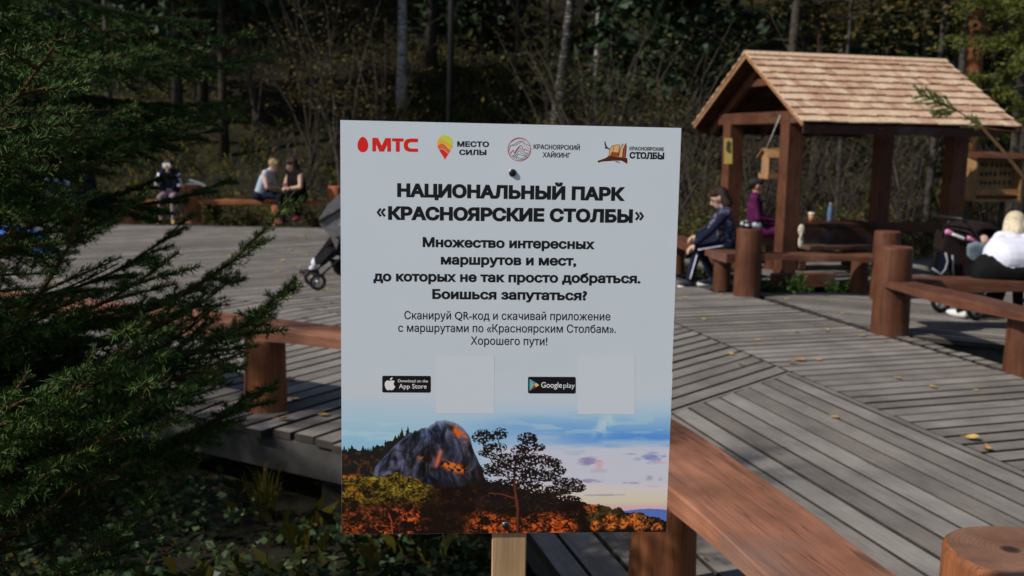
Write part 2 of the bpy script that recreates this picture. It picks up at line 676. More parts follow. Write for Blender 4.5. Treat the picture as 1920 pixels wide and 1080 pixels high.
def planks(name, ang, halfs, pitch=.166, gap=.027, jag=(), seed=0, thick=.045, span=(-30, 40), z0=0.0, tint=(1, 1, 1)):
    rnd = random.Random(seed)
    a = R(ang)
    u = np.array([math.cos(a), math.sin(a)])
    v = np.array([-u[1], u[0]])
    mb = MB()
    k0, k1 = int(span[0] / pitch), int(span[1] / pitch)
    for k in range(k0, k1):
        g = gap * rnd.uniform(.6, 1.3)
        lo, hi = k * pitch + g / 2, (k + 1) * pitch - g / 2
        lo += rnd.uniform(-.003, .003)
        mid = (lo + hi) / 2
        poly = [u * -60 + v * lo, u * 60 + v * lo, u * 60 + v * hi, u * -60 + v * hi]
        for i, hp in enumerate(halfs):
            hh = (hp[0], hp[1] + (rnd.uniform(-.045, .03) if i in jag else rnd.uniform(-.007, .001)))
            poly = clip(poly, hh)
            if len(poly) < 3:
                break
        if len(poly) < 3:
            continue
        z = z0 + rnd.uniform(-.0022, .0012)
        tl = rnd.uniform(-.002, .002)
        n = len(poly)
        c = sum(poly) / n
        vs = []
        for q in poly:
            vs.append((q[0], q[1], z - thick))
        for q in poly:
            vs.append((q[0], q[1], z - .004 + tl * ((q @ v) - mid) / .08))
        for q in poly:
            s_ = (q @ v) - mid
            q2 = q - v * math.copysign(min(.0035, abs(s_) * .5), s_)
            d = (q2 - c) @ u
            q2 = q2 - u * math.copysign(min(.004, abs(d) * .3), d)
            vs.append((q2[0], q2[1], z + tl * s_ / .08))
        fs = [tuple(2 * n + i for i in range(n))]
        o_ = len(mb.v)
        mb.add(vs, fs)
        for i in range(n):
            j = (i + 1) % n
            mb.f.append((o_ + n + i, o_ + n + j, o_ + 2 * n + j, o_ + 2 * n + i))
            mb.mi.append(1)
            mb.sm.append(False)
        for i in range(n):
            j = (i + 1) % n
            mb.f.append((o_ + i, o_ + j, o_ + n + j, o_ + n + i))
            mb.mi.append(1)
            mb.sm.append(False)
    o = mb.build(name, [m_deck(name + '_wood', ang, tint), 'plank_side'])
    tag(o, None, None, kind='structure')
    return o


CORNER = (-.11, 5.22)
L1 = 4.147                                   # inner edge of the near strip
nx = (NX[0], NX[1])
mnx = (-NX[0], -NX[1])
far_edge = [through((2.72, 12.2), 104, 1)]
# near strip beside the bench
planks('boardwalk', STRIP, [half(nx, L1), half(mnx, -1.235), through(CORNER, 48.5, -1), half((0, -1), 3)], pitch=.17, gap=.015, seed=1)
# wedge left of the mitre
planks('boardwalk', 48.5, [through(CORNER, 48.5, 1), half(nx, L1 - .006), through(CORNER, 80, -1)], pitch=.163, gap=.027, seed=2)
# left sector, boards run away from the outer edge
planks('boardwalk', 58, [through(CORNER, 80.0, 1), through(CORNER, 150.3, -1), through((-1.2, 9.9), 150, 1), half((-1, 0), 16)], pitch=.17, gap=.03, seed=3, jag=(1,))
planks('boardwalk', 40, [through(CORNER, 80.0, 1), through((-1.2, 9.91), 150, -1), half((0, 1), 20.0), half((-1, 0), 16), half(nx, L1 - .006)], pitch=.17, gap=.036, seed=4)
# inner sector
planks('boardwalk', 18, [half(mnx, -L1 - .008), half(nx, 5.92), through((2.72, 12.2), 106, 1), through((2.7, 12.15), 8, -1), through((3.72, 9.6), -75.5, -1)], pitch=.166, gap=.027, seed=5, jag=(4,))
planks('boardwalk', 18, [half(mnx, -5.92), through((3.74, 9.6), -76, -1), half((0, 1), 9.62), half((0, -1), 1)], pitch=.166, gap=.027, seed=5, jag=(1,))
planks('boardwalk', 18, [half(mnx, -L1 - .008), half(nx, 5.5), through((2.72, 12.2), 106, 1), through((2.7, 12.15), 8, 1), half((0, 1), 20.0)], pitch=.166, gap=.027, seed=6)
# second boardwalk beyond the gap
planks('boardwalk', -27, [half(mnx, -5.93), through((3.72, 9.56), -28, 1), through((2.7, 12.15), 8, -1), half((1, 0), 16)], pitch=.166, gap=.027, seed=7, jag=(1,))
# low walk under the pavilion
planks('boardwalk', 14.4, [through((3.2, 13.4), 14.4, 1), through((2.6, 15.9), 14.4, -1), through((3.2, 13.2), 104.4, -1), through((8.6, 14.0), 104.4, 1)], pitch=.15, gap=.014, seed=8, z0=-.02)


def fascia(a, b, w, h, z, name='edge_beam', inset=.05):
    mb = MB()
    mb.beam((a[0], a[1], z - h / 2), (b[0], b[1], z - h / 2), w, h, 0, .006)
    return mb


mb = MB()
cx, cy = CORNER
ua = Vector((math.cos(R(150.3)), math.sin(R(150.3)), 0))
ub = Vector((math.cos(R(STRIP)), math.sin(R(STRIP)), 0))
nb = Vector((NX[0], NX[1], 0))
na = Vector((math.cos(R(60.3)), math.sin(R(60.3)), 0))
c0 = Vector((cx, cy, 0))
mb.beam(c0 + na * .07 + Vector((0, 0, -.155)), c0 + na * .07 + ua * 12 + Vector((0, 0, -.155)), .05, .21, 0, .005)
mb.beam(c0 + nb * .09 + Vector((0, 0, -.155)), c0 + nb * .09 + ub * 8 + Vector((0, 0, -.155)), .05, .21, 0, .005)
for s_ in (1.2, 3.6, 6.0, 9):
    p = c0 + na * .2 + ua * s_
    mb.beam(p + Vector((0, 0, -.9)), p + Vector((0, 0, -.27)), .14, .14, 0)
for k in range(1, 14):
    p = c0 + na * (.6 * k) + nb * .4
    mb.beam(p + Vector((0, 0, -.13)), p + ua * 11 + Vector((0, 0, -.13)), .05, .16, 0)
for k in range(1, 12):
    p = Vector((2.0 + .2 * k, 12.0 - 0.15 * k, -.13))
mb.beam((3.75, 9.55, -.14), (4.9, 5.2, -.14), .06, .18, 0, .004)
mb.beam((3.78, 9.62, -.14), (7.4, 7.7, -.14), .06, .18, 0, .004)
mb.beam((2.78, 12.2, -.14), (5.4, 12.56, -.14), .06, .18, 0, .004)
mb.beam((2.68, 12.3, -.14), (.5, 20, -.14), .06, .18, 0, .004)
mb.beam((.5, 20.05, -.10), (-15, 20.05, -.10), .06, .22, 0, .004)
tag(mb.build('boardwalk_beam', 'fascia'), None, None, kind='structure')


# ================================================================== log posts and benches
def log_post(name, x, y, z1, r, label, mats=('log_red', 'log_red_end'), z0=-.02, group=None, lean=(0, 0), seed=0, parent=None, n=28):
    rnd = random.Random(seed)
    mb = MB()
    prof = [(z0, 1.05), (z0 + .25 * (z1 - z0), 1.03), (z0 + .6 * (z1 - z0), 1.0), (z1 - .02, .985), (z1 - .008, .97), (z1, .925)]
    ph = [rnd.uniform(0, 6.28) for _ in range(4)]

    def rr(a):
        return r * (1 + .018 * math.sin(2 * a + ph[0]) + .014 * math.sin(3 * a + ph[1]) + .008 * math.sin(5 * a + ph[2]))
    vs, fs = [], []
    for z, k in prof:
        for i in range(n):
            a = 2 * math.pi * i / n
            q = (z - z0)
            vs.append((rr(a) * k * math.cos(a) + lean[0] * q, rr(a) * k * math.sin(a) + lean[1] * q, z - z0))
    for j in range(len(prof) - 1):
        for i in range(n):
            i2 = (i + 1) % n
            fs.append((j * n + i, j * n + i2, (j + 1) * n + i2, (j + 1) * n + i))
    mb.add(vs, fs, 0, True)
    top = [vs[(len(prof) - 1) * n + i] for i in range(n)]
    # slightly domed end with a second ring
    c = Vector((lean[0] * (z1 - z0), lean[1] * (z1 - z0), z1 - z0))
    ring = [tuple(c + (Vector(p) - c) * .55 + Vector((0, 0, .003 * rnd.uniform(-1, 1)))) for p in top]
    mb.add(top + ring, [(i, (i + 1) % n, n + (i + 1) % n, n + i) for i in range(n)] + [tuple(n + i for i in range(n))], 1, True)
    me_o = MB.build(mb, name, list(mats))
    if parent is not None:
        me_o.parent = parent
        me_o.location = Vector((x, y, z0)) - Vector(parent['_o'])
    else:
        me_o.location = (x, y, z0)
        tag(me_o, label, 'log post', group)
    return me_o


GP = 'upright log posts of the boardwalk benches'
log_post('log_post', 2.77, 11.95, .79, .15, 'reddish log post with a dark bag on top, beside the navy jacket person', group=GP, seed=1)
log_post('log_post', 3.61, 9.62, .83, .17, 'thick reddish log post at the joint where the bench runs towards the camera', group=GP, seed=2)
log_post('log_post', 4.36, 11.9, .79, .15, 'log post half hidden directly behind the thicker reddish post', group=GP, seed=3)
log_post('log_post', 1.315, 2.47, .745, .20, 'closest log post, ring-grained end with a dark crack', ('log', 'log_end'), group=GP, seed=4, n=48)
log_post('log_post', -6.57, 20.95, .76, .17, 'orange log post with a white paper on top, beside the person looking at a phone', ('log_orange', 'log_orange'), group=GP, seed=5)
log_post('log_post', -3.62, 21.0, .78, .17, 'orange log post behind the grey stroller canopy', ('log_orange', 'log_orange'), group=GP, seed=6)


def bench(label, a, b, w, th, z, mat, legs, legmats, group='timber benches of the boardwalk', leg_r=.13, bow=0.0, seed=0):
    """thick plank seat from a to b (seat top z) on log legs"""
    a, b = Vector((a[0], a[1], 0)), Vector((b[0], b[1], 0))
    x = (b - a).normalized()
    y = Vector((-x.y, x.x, 0))
    base = (a + b) / 2
    t = thing('log_bench', label, 'bench', base, group)
    rnd = random.Random(seed)
    # local mesh along x
    L = (b - a).length
    N = 26
    vs, fs = [], []
    prof = [(-.5, -1), (-.5, -.12), (-.485, 0), (.485, 0), (.5, -.12), (.5, -1)]
    for i in range(N + 1):
        s_ = i / N
        wob = .012 * math.sin(s_ * 9 + seed) + .006 * math.sin(s_ * 23 + seed)
        for k, (py_, pz_) in enumerate(prof):
            vs.append(((s_ - .5) * L, py_ * w + wob * (1 if py_ > 0 else .7) + bow * math.sin(math.pi * s_), pz_ * th + .006 * math.sin(s_ * 13 + k + seed) * (1 if pz_ > -.5 else 2)))
    n = len(prof)
    for i in range(N):
        for k in range(n):
            k2 = (k + 1) % n
            fs.append((i * n + k, i * n + k2, (i + 1) * n + k2, (i + 1) * n + k))
    fs.append(tuple(range(n)))
    fs.append(tuple(reversed([N * n + k for k in range(n)])))
    fs = [tuple(reversed(f)) for f in fs]
    mb = MB()
    mb.add(vs, fs)
    o = mb.build('seat', mat)
    o.parent = t
    o.location = (0, 0, z)
    o.rotation_euler = (0, 0, math.atan2(x.y, x.x))
    for i, (lx, ly) in enumerate(legs):
        log_post('leg', lx, ly, z - th + .004, leg_r, None, legmats, parent=t, seed=seed + i)
    return t


# near right bench
dv = np.array([math.cos(R(STRIP - .5)), math.sin(R(STRIP - .5))])
pm = np.array([.695, 4.09])
# right edge passes (.75,4.64)-(1.19,2.92); left edge (.57,3.52)-(.69,2.92)
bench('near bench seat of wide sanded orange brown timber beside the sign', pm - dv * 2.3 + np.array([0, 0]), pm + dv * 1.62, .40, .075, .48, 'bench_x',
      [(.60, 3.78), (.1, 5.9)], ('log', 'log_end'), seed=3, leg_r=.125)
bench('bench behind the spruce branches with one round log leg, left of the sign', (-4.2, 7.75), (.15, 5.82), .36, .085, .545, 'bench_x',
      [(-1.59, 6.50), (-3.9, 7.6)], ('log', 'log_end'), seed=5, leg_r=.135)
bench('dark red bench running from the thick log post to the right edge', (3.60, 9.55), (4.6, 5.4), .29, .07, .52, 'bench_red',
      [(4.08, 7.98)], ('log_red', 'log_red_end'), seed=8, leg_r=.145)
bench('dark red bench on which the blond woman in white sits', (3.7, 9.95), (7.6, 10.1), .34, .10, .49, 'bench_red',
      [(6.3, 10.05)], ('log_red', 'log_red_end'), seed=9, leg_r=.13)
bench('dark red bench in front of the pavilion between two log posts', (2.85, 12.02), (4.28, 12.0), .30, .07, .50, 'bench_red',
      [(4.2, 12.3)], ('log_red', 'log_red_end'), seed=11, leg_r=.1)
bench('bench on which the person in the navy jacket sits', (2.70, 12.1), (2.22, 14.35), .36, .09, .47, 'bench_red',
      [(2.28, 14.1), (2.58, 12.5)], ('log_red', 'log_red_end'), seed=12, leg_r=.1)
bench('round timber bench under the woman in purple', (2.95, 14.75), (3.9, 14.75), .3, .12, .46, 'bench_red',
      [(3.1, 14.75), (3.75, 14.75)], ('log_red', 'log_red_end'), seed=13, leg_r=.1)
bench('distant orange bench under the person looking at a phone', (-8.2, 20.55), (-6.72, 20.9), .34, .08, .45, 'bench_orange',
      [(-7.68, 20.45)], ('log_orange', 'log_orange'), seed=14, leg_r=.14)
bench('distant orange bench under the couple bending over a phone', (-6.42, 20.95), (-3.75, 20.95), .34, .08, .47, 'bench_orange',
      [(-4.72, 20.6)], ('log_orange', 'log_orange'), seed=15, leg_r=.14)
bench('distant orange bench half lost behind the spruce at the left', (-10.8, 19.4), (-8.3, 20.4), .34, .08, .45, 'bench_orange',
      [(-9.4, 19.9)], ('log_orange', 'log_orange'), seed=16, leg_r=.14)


# ================================================================== the sign
SY = 1.85                                    # distance of the sign's face


def S(px, py, lift=0.0):
    p = at(px, py, SY)
    return Vector((p.x, SY - lift * .22, p.z))


sign = thing('information_sign', 'white information board with Cyrillic headline on a pale timber post', 'sign', (0, SY + .02, -.45))
TL, TR, BR, BL = S(638, 225), S(1277.5, 240), S(1248.5, 997.5), S(641, 1002)
mb = MB()
mb.poly([TL, BL, BR, TR], 0, (0, .004, 0))
panel = mb.build('panel', 'white_panel', sign)
mb = MB()
mb.beam((.003, SY + .026, -.75), (.003, SY + .026, 1.70), .066, .042, 0, .0025, up=(0, 1, 0))
mb.build('post', 'pale_wood', sign)


def ink(name, seen, rough=.35):
    """print colour from its look on the photo, relative to the white of the panel"""
    k = (.508, .542, .571)
    c = tuple(min(.95, a / b) for a, b in zip(lin(seen), k))
    return NT(name).out(c, rough)


MAT['ink_black'] = NT('ink_black').out((.012, .012, .014), .35)
MAT['ink_red'] = ink('ink_red', (178, 27, 22))
MAT['ink_lime'] = ink('ink_lime', (160, 180, 45))
MAT['ink_mustard'] = ink('ink_mustard', (190, 155, 35))
MAT['ink_orange'] = ink('ink_orange', (195, 90, 35))
MAT['ink_red2'] = ink('ink_red2', (185, 35, 25))
MAT['ink_maroon'] = ink('ink_maroon', (150, 35, 35))
MAT['ink_brown'] = ink('ink_brown', (70, 30, 15))
MAT['ink_sienna'] = ink('ink_sienna', (125, 65, 30))
MAT['ink_tan'] = ink('ink_tan', (185, 145, 95))
MAT['ink_pale'] = ink('ink_pale', (190, 196, 206))
MAT['ink_square'] = ink('ink_square', (168, 178, 188))
MAT['ink_teal'] = ink('ink_teal', (85, 150, 150))
MAT['ink_blue'] = ink('ink_blue', (80, 125, 165))
MAT['ink_yellow'] = ink('ink_yellow', (200, 165, 85))
MAT['ink_crimson'] = ink('ink_crimson', (150, 30, 45))


def fatten(polys, offset):
    """moves every outline of one glyph outwards: a bolder weight"""
    area = [0.5 * np.sum(p[:, 0] * np.roll(p[:, 1], -1) - p[:, 1] * np.roll(p[:, 0], -1)) for p in polys]
    sg = math.copysign(1, max(area, key=abs))
    hh_ = max(p[:, 1].max() for p in polys) - min(p[:, 1].min() for p in polys)
    if .22 < hh_ < .47 and len(polys[0]) < 40 and min(p[:, 1].min() for p in polys) > .03:
        offset *= .22         # angle quotes keep their gap
    fat = []
    for p in polys:
        p = p[np.linalg.norm(p - np.roll(p, 1, 0), axis=1) > 1e-6]
        d0 = p - np.roll(p, 1, 0)
        d1 = np.roll(p, -1, 0) - p
        d0 /= np.linalg.norm(d0, axis=1, keepdims=True)
        d1 /= np.linalg.norm(d1, axis=1, keepdims=True)
        n0 = np.stack([d0[:, 1], -d0[:, 0]], 1)
        n1 = np.stack([d1[:, 1], -d1[:, 0]], 1)
        k = 1 / np.maximum(.35, (1 + (n0 * n1).sum(1)))
        fat.append(p + (n0 + n1) * k[:, None] * offset * sg)
    return fat


def glyph_mesh(text, offset=0.0, shear=0.0):
    """outline of a line of text, filled by winding number; size 1 baseline 0"""
    cu = bpy.data.curves.new('lettering', 'FONT')
    cu.body = text
    cu.size = 1
    cu.shear = shear
    cu.fill_mode = 'NONE'
    cu.resolution_u = 5
    o = bpy.data.objects.new('lettering', cu)
    COL.objects.link(o)
    dg = bpy.context.evaluated_depsgraph_get()
    me = bpy.data.meshes.new_from_object(o.evaluated_get(dg))
    V = np.array([v.co[:2] for v in me.vertices])
    E = [tuple(e.vertices) for e in me.edges]
    bpy.data.objects.remove(o)
    bpy.data.curves.remove(cu)
    bpy.data.meshes.remove(me)
    # chain edges to loops
    nb = {}
    for a, b in E:
        nb.setdefault(a, []).append(b)
        nb.setdefault(b, []).append(a)
    loops, seen = [], set()
    for s0 in range(len(V)):
        if s0 in seen or s0 not in nb:
            continue
        lp, cur, prev = [s0], s0, None
        seen.add(s0)
        while True:
            nx_ = [q for q in nb[cur] if q != prev]
            if not nx_ or nx_[0] == s0 or (nx_[0] in seen):
                break
            prev, cur = cur, nx_[0]
            seen.add(cur)
            lp.append(cur)
        loops.append(lp)
    # the fill outline keeps its direction through vertex order
    loops = [lp if (len(lp) < 3 or lp[1] > lp[0]) and lp[1] - lp[0] == 1 else [lp[0]] + lp[:0:-1] for lp in loops if len(lp) > 2]
    polys = [V[lp] for lp in loops]
    outV, outF = [], []
    # group loops by overlapping x-range so each glyph is triangulated alone
    items = sorted(polys, key=lambda p: p[:, 0].min())
    groups = []
    for p in items:
        if groups and p[:, 0].min() < groups[-1][1] - 1e-5:
            groups[-1][0].append(p)
            groups[-1][1] = max(groups[-1][1], p[:, 0].max())
        else:
            groups.append([[p], p[:, 0].max()])
    for ps, _ in groups:
        if offset:
            ps = fatten(ps, offset)
        vv, ee = [], []
        for p in ps:
            k = len(vv)
            q = [Vector(a) for a in p]
            vv += q
            ee += [(k + i, k + (i + 1) % len(q)) for i in range(len(q))]
        r = delaunay_2d_cdt(vv, ee, [], 0, 1e-6)
        rv = np.array([v[:] for v in r[0]])
        tri = np.array([f for f in r[2] if len(f) == 3])
        cen = rv[tri].mean(1)
        wn = np.zeros(len(cen))
        for p in ps:
            a, b = p, np.roll(p, -1, 0)
            for (x0, y0), (x1, y1) in zip(a, b):
                if y0 == y1:
                    continue
                m = ((y0 <= cen[:, 1]) & (cen[:, 1] < y1)) | ((y1 <= cen[:, 1]) & (cen[:, 1] < y0))
                if not m.any():
                    continue
                xx = x0 + (cen[:, 1] - y0) * (x1 - x0) / (y1 - y0)
                wn += np.where(m & (xx > cen[:, 0]), 1 if y1 > y0 else -1, 0)
        keep = tri[np.abs(wn) > .5]
        o_ = len(outV)
        outV += rv.tolist()
        outF += [tuple(int(i) + o_ for i in f) for f in keep]
    return np.array(outV), outF


def text_line(mb, text, xl, yl, xr, yr, cap, off=0.0, mi=0, lift=.0006, capch='Н'):
    V, F = glyph_mesh(text, off)
    cv, _ = glyph_mesh(capch, off)
    used = sorted({i for f in F for i in f})
    x0, x1 = V[used, 0].min(), V[used, 0].max()
    ch = cv[:, 1].max()
    a, b = S(xl, yl, lift), S(xr, yr, lift)
    up = (S((xl + xr) / 2, (yl + yr) / 2 - cap, lift) - (a + b) / 2)
    d = b - a
    up = Vector((-d.z, 0, d.x)).normalized() * up.length
    pts = [a + d * ((x - x0) / (x1 - x0)) + up * (y / ch) for x, y in V]
    mb.add(pts, F, mi)


def lettering(name, lines, off, mat='ink_black', parent=None):
    mb = MB()
    for ln in lines:
        text_line(mb, *ln[:6], off=ln[6] if len(ln) > 6 else off)
    return mb.build(name, mat, parent or panel)


lettering('headline', [("НАЦИОНАЛЬНЫЙ ПАРК", 744.7, 367.6, 1171.8, 375.2, 24.3), ("КРАСНОЯРСКИЕ СТОЛБЫ", 727.7, 410.4, 1186.2, 416.4, 24)], .058)
lettering('subheading', [("Множество интересных", 792.5, 462.2, 1115.1, 466.4, 17.9), ("маршрутов и мест,", 826.5, 495.0, 1080.4, 497.4, 17.9),
                         ("до которых не так просто добраться.", 700, 526.3, 1200.8, 530.5, 17.9), ("Боишься запутаться?", 810.5, 559.6, 1100.6, 562.4, 17.9)], .043)
lettering('caption', [("Сканируй QR-код и скачивай приложение", 758.2, 598.4, 1144.4, 600.7, 15.4), ("с маршрутами по «Красноярским Столбам».", 746.7, 621.9, 1154.6, 624.2, 15.4),
                      ("Хорошего пути!", 882.5, 646, 1026, 647.3, 15.4)], .011)


def shape(mb, pts, mi=0, lift=.0006):
    mb.poly([S(x, y, lift) for x, y in reversed(pts)], mi)


def strip(mb, pts, wd, mi=0, lift=.0009):
    P = [S(x, y, lift) for x, y in pts]
    wd = wd / 1038 / 2
    L_, R_ = [], []
    for i, p in enumerate(P):
        d = P[min(i + 1, len(P) - 1)] - P[max(i - 1, 0)]
        nrm = Vector((-d.z, 0, d.x)).normalized()
        k = wd if not hasattr(wd, '__len__') else wd[i]
        L_.append(p + nrm * k)
        R_.append(p - nrm * k)
    n = len(P)
    mb.add(L_ + R_, [(i, n + i, n + i + 1, i + 1) for i in range(n - 1)], mi)


def ellipse(cx, cy, rx, ry, n=40, egg=0.0):
    return [(cx + rx * math.cos(2 * math.pi * i / n) * (1 + egg * math.sin(2 * math.pi * i / n)), cy + ry * math.sin(2 * math.pi * i / n)) for i in range(n)]


# angle quotes of the headline
mb = MB()
for x_, y_, d_ in ((706.8, 398.2, 1), (714.4, 398.3, 1), (1199.3, 405.2, -1), (1206.9, 405.3, -1)):
    strip(mb, [(x_ + 7.2 * d_, y_ - 7.2), (x_ + 1.4 * d_, y_), (x_ + 7.2 * d_, y_ + 7.2)], 4.6, 0, .0006)
mb.build('headline', 'ink_black', panel)

# red egg and three red letters
mb = MB()
shape(mb, ellipse(680.3, 271, 10, 14.4, 40, .13))
# letters as outlines (zoomed photo coordinates /6)


def Z(pts, x0=640, y0=230, k=6.0):
    return [(x0 + x / k, y0 + y / k) for x, y in pts]


for pl in ([(348, 170), (405, 171), (405, 171), (396, 324), (348, 323)], ):
    pass
shape(mb, Z([(348, 170), (390, 170), (390, 324), (348, 323)]))
shape(mb, Z([(392, 170), (411, 171), (453, 258), (440, 325), (428, 325), (392, 245)]))
shape(mb, Z([(495, 172), (514, 173), (514, 248), (480, 325), (442, 325), (455, 258)]))
shape(mb, Z([(516, 173), (558, 174), (558, 326), (516, 326)]))
shape(mb, Z([(570, 175), (700, 177), (700, 213), (570, 211)]))
shape(mb, Z([(613, 214), (657, 214), (657, 327), (613, 327)]))
arc_o = [(862, 179), (782, 178), (740, 184), (715, 204), (703, 234), (702, 262), (708, 292), (728, 316), (758, 326), (790, 328), (862, 329)]
arc_i = [(862, 219), (790, 219), (770, 222), (757, 230), (749, 243), (748, 256), (752, 271), (763, 283), (776, 289), (794, 291), (862, 292)]
o_ = [S(*p, .0006) for p in Z(arc_o)]
i_ = [S(*p, .0006) for p in Z(arc_i)]
mb.add(o_ + i_, [(k, 11 + k, 12 + k, k + 1) for k in range(10)])
mb.build('logo', 'ink_red', panel)

# map pin in four bands
mb = MB()


def pin_x(y):
    """half width of the pin at zoom height y"""
    if y < 140 or y > 418:
        return 0
    if y < 232:
        return 89 * math.sqrt(max(0, 1 - ((232 - y) / 92) ** 2))
    t_ = (y - 232) / 186
    return 89 * (1 - t_) ** 1.0 * (1 + .55 * t_ * (1 - t_) * 2)


def band(y0f, y1f, mi):
    cxp = 1166
    top, bot = [], []
    N = 40
    for k in range(N + 1):
        x = -89 + 178 * k / N
        # column extents inside the pin
        ys = [y for y in range(140, 419, 2) if pin_x(y) >= abs(x)]
        if not ys:
            continue
        a, b = max(min(ys), y0f(x)), min(max(ys), y1f(x))
        if b > a:
            top.append((cxp + x, a))
            bot.append((cxp + x, b))
    n = len(top)
    P = [S(*p, .0006) for p in Z(top + bot)]
    mb.add(P, [(k, n + k, n + k + 1, k + 1) for k in range(n - 1)], mi)


def wave(c, amp, tilt):
    return lambda x: c - amp * math.exp(-((x + 25) / 55) ** 2) + tilt * x


w1, w2, w3 = wave(225, 45, .22), wave(292, 55, .25), wave(350, 45, .35)
band(lambda x: 0, lambda x: w1(x) - 3, 0)
band(lambda x: w1(x) + 3, lambda x: w2(x) - 3, 1)
band(lambda x: w2(x) + 3, lambda x: w3(x) - 3, 2)
band(lambda x: w3(x) + 3, lambda x: 999, 3)
pin = mb.build('logo', ['ink_lime', 'ink_mustard', 'ink_orange', 'ink_red2'], panel)
lettering('logo_lettering', [("МЕСТО", 857.2, 274.6, 917, 275.2, 9.9), ("СИЛЫ", 861, 290, 912, 290.4, 9.7)], .045)

# round contour-line mark
mb = MB()
K = dict(x0=930, y0=230, k=5.647)
rc = Z(ellipse(247, 283, 120, 123, 56), **K)
strip(mb, rc + rc[:2], 1.05, 0)
lines = [(1, .7, [(135, 310), (150, 250), (200, 225), (250, 195), (290, 205), (320, 230), (362, 245)]),
         (0, .6, [(160, 205), (210, 175), (260, 170), (310, 190)]),
         (0, .6, [(150, 240), (200, 240), (240, 220), (275, 205), (310, 245), (365, 285)]),
         (0, 1.2, [(138, 335), (160, 318), (180, 290), (195, 318), (225, 275), (265, 240), (285, 285), (300, 295), (305, 278), (360, 308)]),
         (1, .7, [(150, 350), (190, 345), (215, 300), (250, 265), (275, 300), (320, 320), (364, 318)]),
         (1, .7, [(168, 362), (205, 350), (230, 310), (250, 295), (270, 325), (350, 335)]),
         (1, .7, [(182, 375), (215, 362), (240, 330), (270, 345), (340, 350)]),
         (1, .7, [(210, 392), (225, 370), (270, 380), (315, 355), (325, 360), (300, 385), (230, 395)])]
for mi, wd, pl in lines:
    # smooth the hand-read points
    q = [Vector(p) for p in pl]
    out = []
    for i in range(len(q) - 1):
        p0, p1, p2, p3 = q[max(i - 1, 0)], q[i], q[i + 1], q[min(i + 2, len(q) - 1)]
        for s_ in range(4):
            t_ = s_ / 4
            out.append(.5 * ((2 * p1) + (p2 - p0) * t_ + (2 * p0 - 5 * p1 + 4 * p2 - p3) * t_ ** 2 + (3 * p1 - p0 - 3 * p2 + p3) * t_ ** 3))
    out.append(q[-1])
    strip(mb, Z([tuple(p) for p in out], **K), wd, mi)
mb.build('logo', ['ink_maroon', 'ink_brown'], panel)
lettering('logo_lettering', [("КРАСНОЯРСКИЙ", 1000.3, 279.3, 1087.1, 281.3, 9), ("ХАЙКИНГ", 1017.3, 294.5, 1069.4, 295.6, 9)], .026)

# rock pillars mark
mb = MB()
shape(mb, Z([(1075, 405), (1110, 392), (1160, 375), (1195, 350), (1390, 375), (1392, 400), (1388, 436), (1360, 420), (1330, 402), (1250, 402), (1180, 408), (1120, 412), (1080, 424)], **K), 0)
shape(mb, Z([(1250, 404), (1290, 410), (1320, 430), (1280, 418)], **K), 0)
shape(mb, Z([(1195, 352), (1200, 285), (1225, 248), (1262, 236), (1312, 232), (1300, 300), (1290, 358)], **K), 2, .0008)
shape(mb, Z([(1205, 352), (1290, 358), (1296, 315), (1225, 310)], **K), 1, .0010)
shape(mb, Z([(1300, 362), (1312, 290), (1330, 235), (1340, 222), (1350, 236), (1335, 365)], **K), 2, .0008)
shape(mb, Z([(1340, 366), (1345, 300), (1360, 240), (1374, 218), (1380, 240), (1378, 290), (1370, 370)], **K), 1, .0008)
strip(mb, Z([(1195, 355), (1202, 285), (1226, 248), (1262, 236), (1312, 232), (1302, 290), (1292, 355)], **K), .8, 3, .0012)
strip(mb, Z([(1248, 245), (1240, 290), (1222, 350)], **K), .7, 3, .0012)
strip(mb, Z([(1298, 360), (1314, 285), (1340, 222), (1350, 236)], **K), .9, 3, .0012)
strip(mb, Z([(1338, 366), (1350, 280), (1374, 218), (1380, 245), (1370, 370)], **K), .9, 3, .0012)
shape(mb, Z([(1148, 208), (1157, 193), (1162, 225), (1176, 255), (1188, 265), (1208, 282), (1195, 284), (1172, 272), (1158, 276), (1147, 262), (1160, 262), (1150, 235)], **K), 3, .0008)
mb.build('logo', ['ink_brown', 'ink_sienna', 'ink_tan', 'ink_black'], panel)
lettering('logo_lettering', [("КРАСНОЯРСКИЕ", 1180.2, 281.4, 1244.7, 283, 6.6, .034), ("СТОЛБЫ", 1180, 296.4, 1245.2, 297.8, 11.8, .055)], .012)
mb = MB()
for x_, y_, w_ in ((1197, 296.6, 7), (1197, 286.8, 12), (1238.5, 297.8, 8), (1222.5, 297.2, 8), (1213, 297.1, 4.5)):
    strip(mb, [(x_ - w_ / 2, y_), (x_ + w_ / 2, y_ + .15)], 2.0, 0, .0011)
mb.build('logo_serifs', 'ink_black', panel)


def round_rect(x0, y0, x1, y1, r, tilt=0.0):
    out = []
    for cx_, cy_, a0 in ((x1 - r, y0 + r, -90), (x1 - r, y1 - r, 0), (x0 + r, y1 - r, 90), (x0 + r, y0 + r, 180)):
        for k in range(7):
            a = R(a0 + 15 * k)
            x = cx_ + r * math.cos(a)
            out.append((x, cy_ + r * math.sin(a) + tilt * (x - x0)))
    return out


# pale quiet squares where the codes are printed
for x0_, x1_, y0_, y1_ in ((817.3, 927, 667, 775), (1083.2, 1190.7, 668.5, 776.2)):
    mb = MB()
    shape(mb, [(x0_, y0_), (x1_, y0_ + .4), (x1_ - .6, y1_ + .3), (x0_, y1_)], 0, .0009)
    mb.build('pale_square', 'ink_square', panel)

